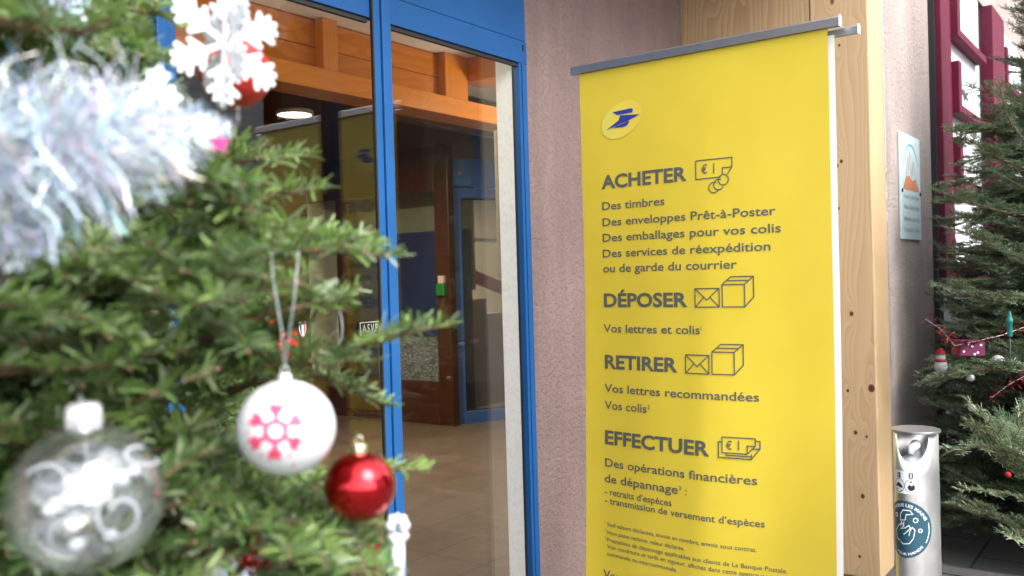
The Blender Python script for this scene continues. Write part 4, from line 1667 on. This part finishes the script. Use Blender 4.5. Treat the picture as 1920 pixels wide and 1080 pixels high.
def crystal(c, ex, ey, r, th):
    mb = MB()
    nn = ex.cross(ey).normalized() * th
    dep = [0]

    def bar(p, q, w0, w1):
        p, q = Vector(p), Vector(q)
        d = (q - p).normalized()
        n2 = Vector((-d.y, d.x))
        ring = [p - n2 * w0, p + n2 * w0, q + n2 * w1]
        for k in range(1, 6):
            a = math.pi * k / 6
            ring.append(q + n2 * (w1 * math.cos(a)) + d * (w1 * math.sin(a)))
        ring.append(q - n2 * w1)
        dep[0] = (dep[0] + 1) % 7
        e = nn * (1 + .03 * dep[0])
        mb.prism([c + (ex * v.x + ey * v.y) * r - e for v in ring], e * 2)
    for k in range(6):
        a = R(30 + 60 * k)
        T = Matrix.Rotation(a, 2)
        bar(T @ Vector((0, 0)), T @ Vector((.95, 0)), .046, .048)
        for s_, l_, wd in ((.36, .30, .042), (.60, .30, .044), (.80, .17, .042)):
            for sg in (-1, 1):
                q = T @ Vector((s_, 0))
                e = T @ Vector((s_ + l_ * .62, l_ * .78 * sg))
                bar(q, e, .035, wd)
                if l_ > .29:
                    m1 = q.lerp(e, .5)
                    bar(m1, m1 + T @ Vector((.14, -.005 * sg)), .04, .045)
    return mb


ex = (cr * math.cos(R(50)) - fw * math.sin(R(50)))
ey = (cu * 1.12 + fw * .12)
crystal(SCc, ex, ey, .051, .0015).build('crystal_plate', m.m, SN)
ex2 = (Matrix.Rotation(R(75), 3, ey.normalized()) @ ex)
crystal(SCc + cu * .002, ex2, ey, .051, .0015).build('crystal_plate', m.m, SN)
MB().tube([SCc + cu * .06, SCc + cu * .14], .0008, 5).build('cord', M['cord'], SN)

# ---- tinsel
M['tinsel'] = mat_attr('silver tinsel foil', .33, .35)
M['red_tinsel'] = mat_attr('red tinsel foil', .22, .7)


def tinsel(name, spine, radii, n, ln_w, label, pal, mt, seed, stars=0):
    rng = random.Random(seed)
    pts = [at(*p) for p in spine]
    V, F, C = [], [], []
    T = thing(name, pts[0], label, 'tinsel')
    MB().tube(pts, .0012, 5).build('wire', M['cord'], T)
    ns = len(pts) - 1
    for i in range(n):
        u = rng.random() * ns
        k = min(ns - 1, int(u))
        q = u - k
        rad = radii[k] * (1 - q) + radii[k + 1] * q
        P = pts[k].lerp(pts[k + 1], q) + Vector((rng.gauss(0, 1), rng.gauss(0, 1), rng.gauss(0, 1))) * rad * .30
        ax = (pts[k + 1] - pts[k]).normalized()
        o1 = ax.orthogonal().normalized()
        a = rng.uniform(0, 6.28)
        rd = Matrix.Rotation(a, 3, ax) @ o1
        d = (rd * rng.uniform(.7, 1) + ax * rng.uniform(-.35, 1.0)).normalized()
        L = rad * rng.uniform(.6, 1.08)
        wv = d.cross(Vector((rng.gauss(0, 1), rng.gauss(0, 1), rng.gauss(0, 1)))).normalized() * ln_w * rng.uniform(.6, 1.3) / 2
        sag = Vector((0, 0, -1)) * L * rng.uniform(0, .22)
        curl = Vector((rng.gauss(0, 1), rng.gauss(0, 1), rng.gauss(0, 1))) * L * .14
        cc = [a_ * rng.uniform(.8, 1.1) for a_ in rng.choice(pal)]
        b = len(V)
        for j, t in enumerate((0, .5, 1)):
            c = P + d * (L * t) + sag * t * t + curl * (t * (1 - t) * 4)
            tw = Matrix.Rotation(t * rng.uniform(-1.2, 1.2), 3, d) @ wv
            V += [c - tw, c + tw]
            C += [cc, cc]
        F += [(b, b + 1, b + 3, b + 2), (b + 2, b + 3, b + 5, b + 4)]
    np_mesh('foil_strips', np.array([tuple(v) for v in V]), np.array(F), mt, T, np.clip(np.array(C), 0, 1))
    if stars:
        sqm = simple('iridescent sequin', (.72, .80, .90, 1), .2, .7, .3, 60)
        V2, F2, C2 = [], [], []
        for i in range(stars):
            u = rng.random() * ns
            k = min(ns - 1, int(u))
            P = pts[k].lerp(pts[k + 1], u - k)
            rad = radii[k]
            ang = rng.uniform(0, 6.28)
            c = P + (cr * math.cos(ang) + cu * math.sin(ang)) * rad * rng.uniform(.65, 1.0) - fw * rad * rng.uniform(0, .5)
            a = Vector((rng.gauss(0, 1), rng.gauss(0, 1), rng.gauss(0, 1))) * .5 + cr
            a.normalize()
            b = (cu + Vector((rng.gauss(0, .3), rng.gauss(0, .3), rng.gauss(0, .3))))
            b = (b - a * b.dot(a)).normalized()
            sz = .0085
            ring = [c + (a * math.cos(math.pi * j / 5) + b * math.sin(math.pi * j / 5)) * sz * (1 if j % 2 == 0 else .5) for j in range(10)]
            MB().prism(ring, a.cross(b) * .0003).build('star_sequin', sqm, T)
    return T


PAL = [(.68, .80, .90), (.62, .75, .88), (.80, .84, .90), (.50, .74, .88), (.74, .66, .84), (.56, .70, .90), (.80, .74, .68), (.92, .94, .97), (.50, .58, .68)]
tinsel('silver_tinsel', [(-120, 270, .53), (40, 275, .52), (170, 258, .53), (285, 250, .58), (365, 246, .66), (425, 238, .74)], [.044, .044, .039, .026, .015, .006], 4300, .0008,
       'thick silver iridescent tinsel garland with star sequins on the left fir', PAL, M['tinsel'], 3, 16)
tinsel('silver_tinsel', [(-60, 350, .53), (-10, 375, .53), (20, 410, .53), (48, 450, .53)], [.034, .034, .026, .010], 700, .0011,
       'drooping end of silver tinsel at the far left edge below the garland', PAL, M['tinsel'], 8, 3)
tinsel('silver_tinsel', [(90, -30, .72), (125, 15, .73), (140, 60, .75)], [.022, .025, .015], 130, .0018,
       'short tuft of silver tinsel in the needles at top left', PAL, M['tinsel'], 4)
tinsel('silver_tinsel', [(340, 1110, .70), (390, 1085, .70), (450, 1090, .71)], [.014, .018, .012], 90, .0018,
       'wisp of silver tinsel at the bottom edge below the red tinsel', PAL, M['tinsel'], 9)
tinsel('red_tinsel', [(300, 960, .80), (360, 1000, .78), (420, 1020, .77), (490, 1050, .77)], [.012, .018, .02, .012], 230, .0016,
       'thin red tinsel running through needles beside the clear bauble', [(.55, .02, .03), (.7, .05, .05), (.4, .01, .02)], M['red_tinsel'], 6)
# pink star hanging on the tinsel tip
ps = at(411, 268, .66)
mbp = MB()
mbp.prism([ps + (cr * math.cos(math.pi * j / 5 + .3) + cu * math.sin(math.pi * j / 5 + .3)) * (.0085 if j % 2 == 0 else .0045) for j in range(10)], fw * .001)
tag(mbp.build('star_sequin', simple('pink foil star', lin(230, 90, 160), .3, .4), None), 'tiny pink foil star at the tip of the silver tinsel', 'star')

# silver pine cone
pcn = at(519, 1006, .84)
cm = MB()
for j in range(9):
    t = j / 8
    rr2 = .017 * math.sin(math.pi * (t * .82 + .12)) ** .8
    for i in range(9):
        a = 2 * math.pi * (i + .5 * (j % 2)) / 9
        d = Vector((math.cos(a), math.sin(a), -.35)).normalized()
        c = pcn + Vector((math.cos(a) * rr2 * .7, math.sin(a) * rr2 * .7, (.5 - t) * -.05))
        tv = d.cross(Vector((0, 0, 1))).normalized()
        nv = tv.cross(d)
        cm.prism([c - d * .004 - tv * .003, c - d * .004 + tv * .003, c + d * .006 + tv * .0045, c + d * .008, c + d * .006 - tv * .0045], nv * .0016)
cm.ball(pcn, .012, 12, 10, 1.9)
tag(cm.build('pine_cone', simple('silvered cone', (.62, .62, .58, 1), .35, .55, .3, 90), None), 'silvered pine cone among fir needles below the white bauble', 'pine cone')

# white candle-stick ornament with a green leaf
cs = at(745, 1110, .80)
CS = thing('candle_ornament', cs, 'white stick ornament with a scalloped head and green leaf at bottom', 'ornament')
mb = MB()
mb.tube([at(745, 1130, .80), at(746, 1020, .80)], [.0062, .0058], 16)
mb.build('stick', mw.m, CS, True)
mb = MB()
for px_, py_, q in ((731, 985, 9), (760, 985, 9), (734, 1003, 9), (758, 1004, 9), (735, 973, 8), (756, 973, 8), (745, 1016, 13), (741, 1010, 11), (750, 1010, 11)):
    mb.ball(at(px_, py_, .80), q * .80 / FPX, 12, 8)
mb.tube([at(734, 1000, .80), at(735, 980, .80), at(745, 970, .80), at(756, 980, .80), at(757, 1000, .80)], .0042, 10)
mb.build('scalloped_head', mw.m, CS, True)
lf = MB()
ring = [(737, 1005), (722, 1016), (714, 1030), (718, 1042), (724, 1056), (735, 1046), (741, 1030)]
lf.prism([at(x, y, .803) for x, y in ring], fw * .001)
lf.build('leaf', simple('bright green leaf', lin(110, 200, 110), .5), CS)
br_ = MB()
for x, y in ((712, 1012), (705, 1026)):
    br_.ball(at(x, y, .806), 8 * .8 / FPX, 12, 8)
br_.build('berry', simple('red berry', lin(190, 25, 30), .35), CS, True)

# bent wire hook on the twig
hk = MB()
hk.tube([at(x, y, .95) for x, y in ((634, 577), (640, 595), (642, 615), (641, 632), (634, 646), (627, 652), (630, 656))], .0010, 6)
tag(hk.build('wire_hook', M['cord'], None, True), 'thin bent silver wire hook on the long fir twig', 'hook')
# tiny glass beads
for x, y, q, d_ in ((496, 932, 5, .9), (472, 960, 4, .9), (270, 457, 5, .8)):
    tag(MB().ball(at(x, y, d_), q * d_ / FPX, 12, 8).build('glass_bead', M['silver_cap'], None, True),
        {496: 'tiny silver bead in needles just below the white bauble', 472: 'smallest silver bead left of the pine cone', 270: 'silver bead on the twig under the tinsel'}[x], 'bead', 'silver beads in the left fir')

# ================================================================ ORNAMENTS, right-hand tree
s0 = at(1764, 686, 3.95)
k_ = 3.2 / FPX
SM = thing('snowman_ornament', s0, 'small snowman ornament with red hat in the right fir', 'ornament')
MB().ball(s0, 15 * k_, 16, 12).ball(s0 + Vector((0, 0, 20 * k_)), 11 * k_, 16, 12).build('body', simple('grey white felt', (.34, .34, .35, 1), .9), SM, True)
MB().lathe(s0 + Vector((0, 0, 27 * k_)), [(12 * k_, 0), (11 * k_, 5 * k_), (6 * k_, 12 * k_), (.0005, 15 * k_)], 16).build('hat', simple('red felt', lin(120, 18, 22), .8), SM, True)
MB().lathe(s0 + Vector((0, 0, 9 * k_)), [(11 * k_, 0), (14 * k_, 2 * k_), (14 * k_, 5 * k_), (10 * k_, 7 * k_)], 16).build('scarf', simple('dark red felt', lin(130, 25, 30), .8), SM, True)
k_ = 3.95 / FPX
g0 = at(1815, 652, 3.95)
GB = thing('gift_ornament', g0, 'magenta gift box ornament with white dots in the right fir', 'ornament')
MB().obox(g0, cr * 24 * k_, fw * 16 * k_, Vector((0, 0, 15 * k_))).build('box', simple('magenta paper', lin(110, 16, 72), .5), GB, bevel=.004)
dm = MB()
for a_, b_ in ((-16, -6), (0, 4), (10, -8), (16, 6), (-8, 8), (4, -11)):
    lay(dm, ngon(a_ * k_, b_ * k_, 2.4 * k_), lambda x, y, d: g0 - fw * (16 * k_ + .001) + cr * x + Vector((0, 0, y)), 0)
dm.build('dot', M['white_vinyl'], GB)
pb0 = at(1871, 678, 3.85)
PB = thing('dotted_bauble', pb0, 'small white bauble with dark dots in the right fir', 'bauble')
MB().ball(pb0, 12 * k_, 20, 14).build('ball', simple('grey white ball', (.36, .36, .38, 1), .5), PB, True)
dm = MB()
for a_, b_ in ((-6, 3), (1, 6), (5, -1), (-2, -4), (7, 5), (-8, -4), (2, -9)):
    z_ = math.sqrt(max(0, 144 - a_ * a_ - b_ * b_)) * k_ + .0008
    dm.ball(pb0 + cr * a_ * k_ + cu * b_ * k_ - fw * z_, 1.5 * k_, 8, 6)
dm.build('dot', M['sticker_black'], PB, True)
for n_, (x, y) in enumerate(((1820, 708), (1823, 765))):  # solid white balls added in place of glints of light
    tag(MB().ball(at(x, y, 3.72), 7 * k_, 12, 8).build('glint_ball', simple('glint white', (.5, .51, .51, 1), .15, .3, .02), None, True),
        ('upper' if n_ == 0 else 'lower') + ' glint white ball in place of a light spot on the bright twigs of the right fir', 'bauble', 'glint balls on the right fir')
fl0 = at(1893, 610, 3.8)
FL = thing('fairy_light', fl0, 'teal fairy light socket hanging on its cable in the right fir', 'light')
MB().lathe(fl0, [(3.5 * k_, -20 * k_), (4.5 * k_, -18 * k_), (4.5 * k_, 4 * k_), (6 * k_, 5 * k_), (6 * k_, 12 * k_), (4 * k_, 13 * k_), (3 * k_, 24 * k_), (.0005, 26 * k_)], 14).build('socket', simple('teal plastic', lin(40, 130, 125), .4), FL, True)
MB().tube([fl0 + Vector((0, 0, -18 * k_)), fl0 + Vector((.004, 0, -60 * k_)), fl0 + Vector((0, .02, -100 * k_))], .0022, 6).build('cable', simple('green cable', (.03, .07, .06, 1), .5), FL, True)
tinsel('red_tinsel', [(1735, 598, 3.9), (1765, 618, 3.88), (1790, 648, 3.88), (1830, 640, 3.9), (1880, 628, 3.92), (1930, 610, 3.95)], [.025, .035, .04, .012, .025, .03], 170, .0035,
       'red tinsel draped through the middle of the right fir', [(.20, .008, .012), (.28, .02, .025)], M['red_tinsel'], 12)
tinsel('red_tinsel', [(1860, 745, 3.85), (1890, 722, 3.85), (1930, 700, 3.85)], [.025, .03, .03], 90, .0035,
       'lower red tinsel at the right edge of the right fir', [(.16, .008, .012), (.24, .02, .025)], M['red_tinsel'], 13)
tag(MB().ball(at(1890, 890, 3.62), 5 * k_, 12, 8).build('red_pompom', simple('red wool', lin(170, 25, 30), .9), None, True), 'small red ball low in the right fir', 'bauble')

# ================================================================ ACROSS THE STREET (seen only as reflections in the door glass)
WH = thing('white_house', (9, -11, 0), 'white clapboard house across the street', 'house')
wm = NT('white clapboards')
sx = wm.n('SeparateXYZ')
wm.l(wm.coord(), sx.inputs[0])
fr = wm.math('FRACT', wm.math('MULTIPLY', sx.outputs[2], 2.8))
wm.set(color=wm.ramp(fr, [(.0, (.25, .25, .26)), (.07, (.74, .75, .78)), (1, (.80, .81, .84))]), rough=.6)
MB().box(3.0, 13.7, -19, -13, 0, 8).build('wall', wm.m, WH)
MB().prism([(2.6, -19.4, 8), (2.6, -12.6, 8), (2.6, -16, 10)], (11.2, 0, 0)).build('roof', M['dark_panel'], WH)
CH = thing('chalet', (18, -11, 0), 'dark timber chalet across the street beside the white house', 'house')
MB().box(13.9, 44, -20, -12.6, 0, 10).build('wall', M['dark_wood'], CH)
MB().prism([(13.85, -20.5, 10), (13.85, -12, 10), (13.85, -16, 12.5)], (31, 0, 0)).build('roof', M['dark_panel'], CH)
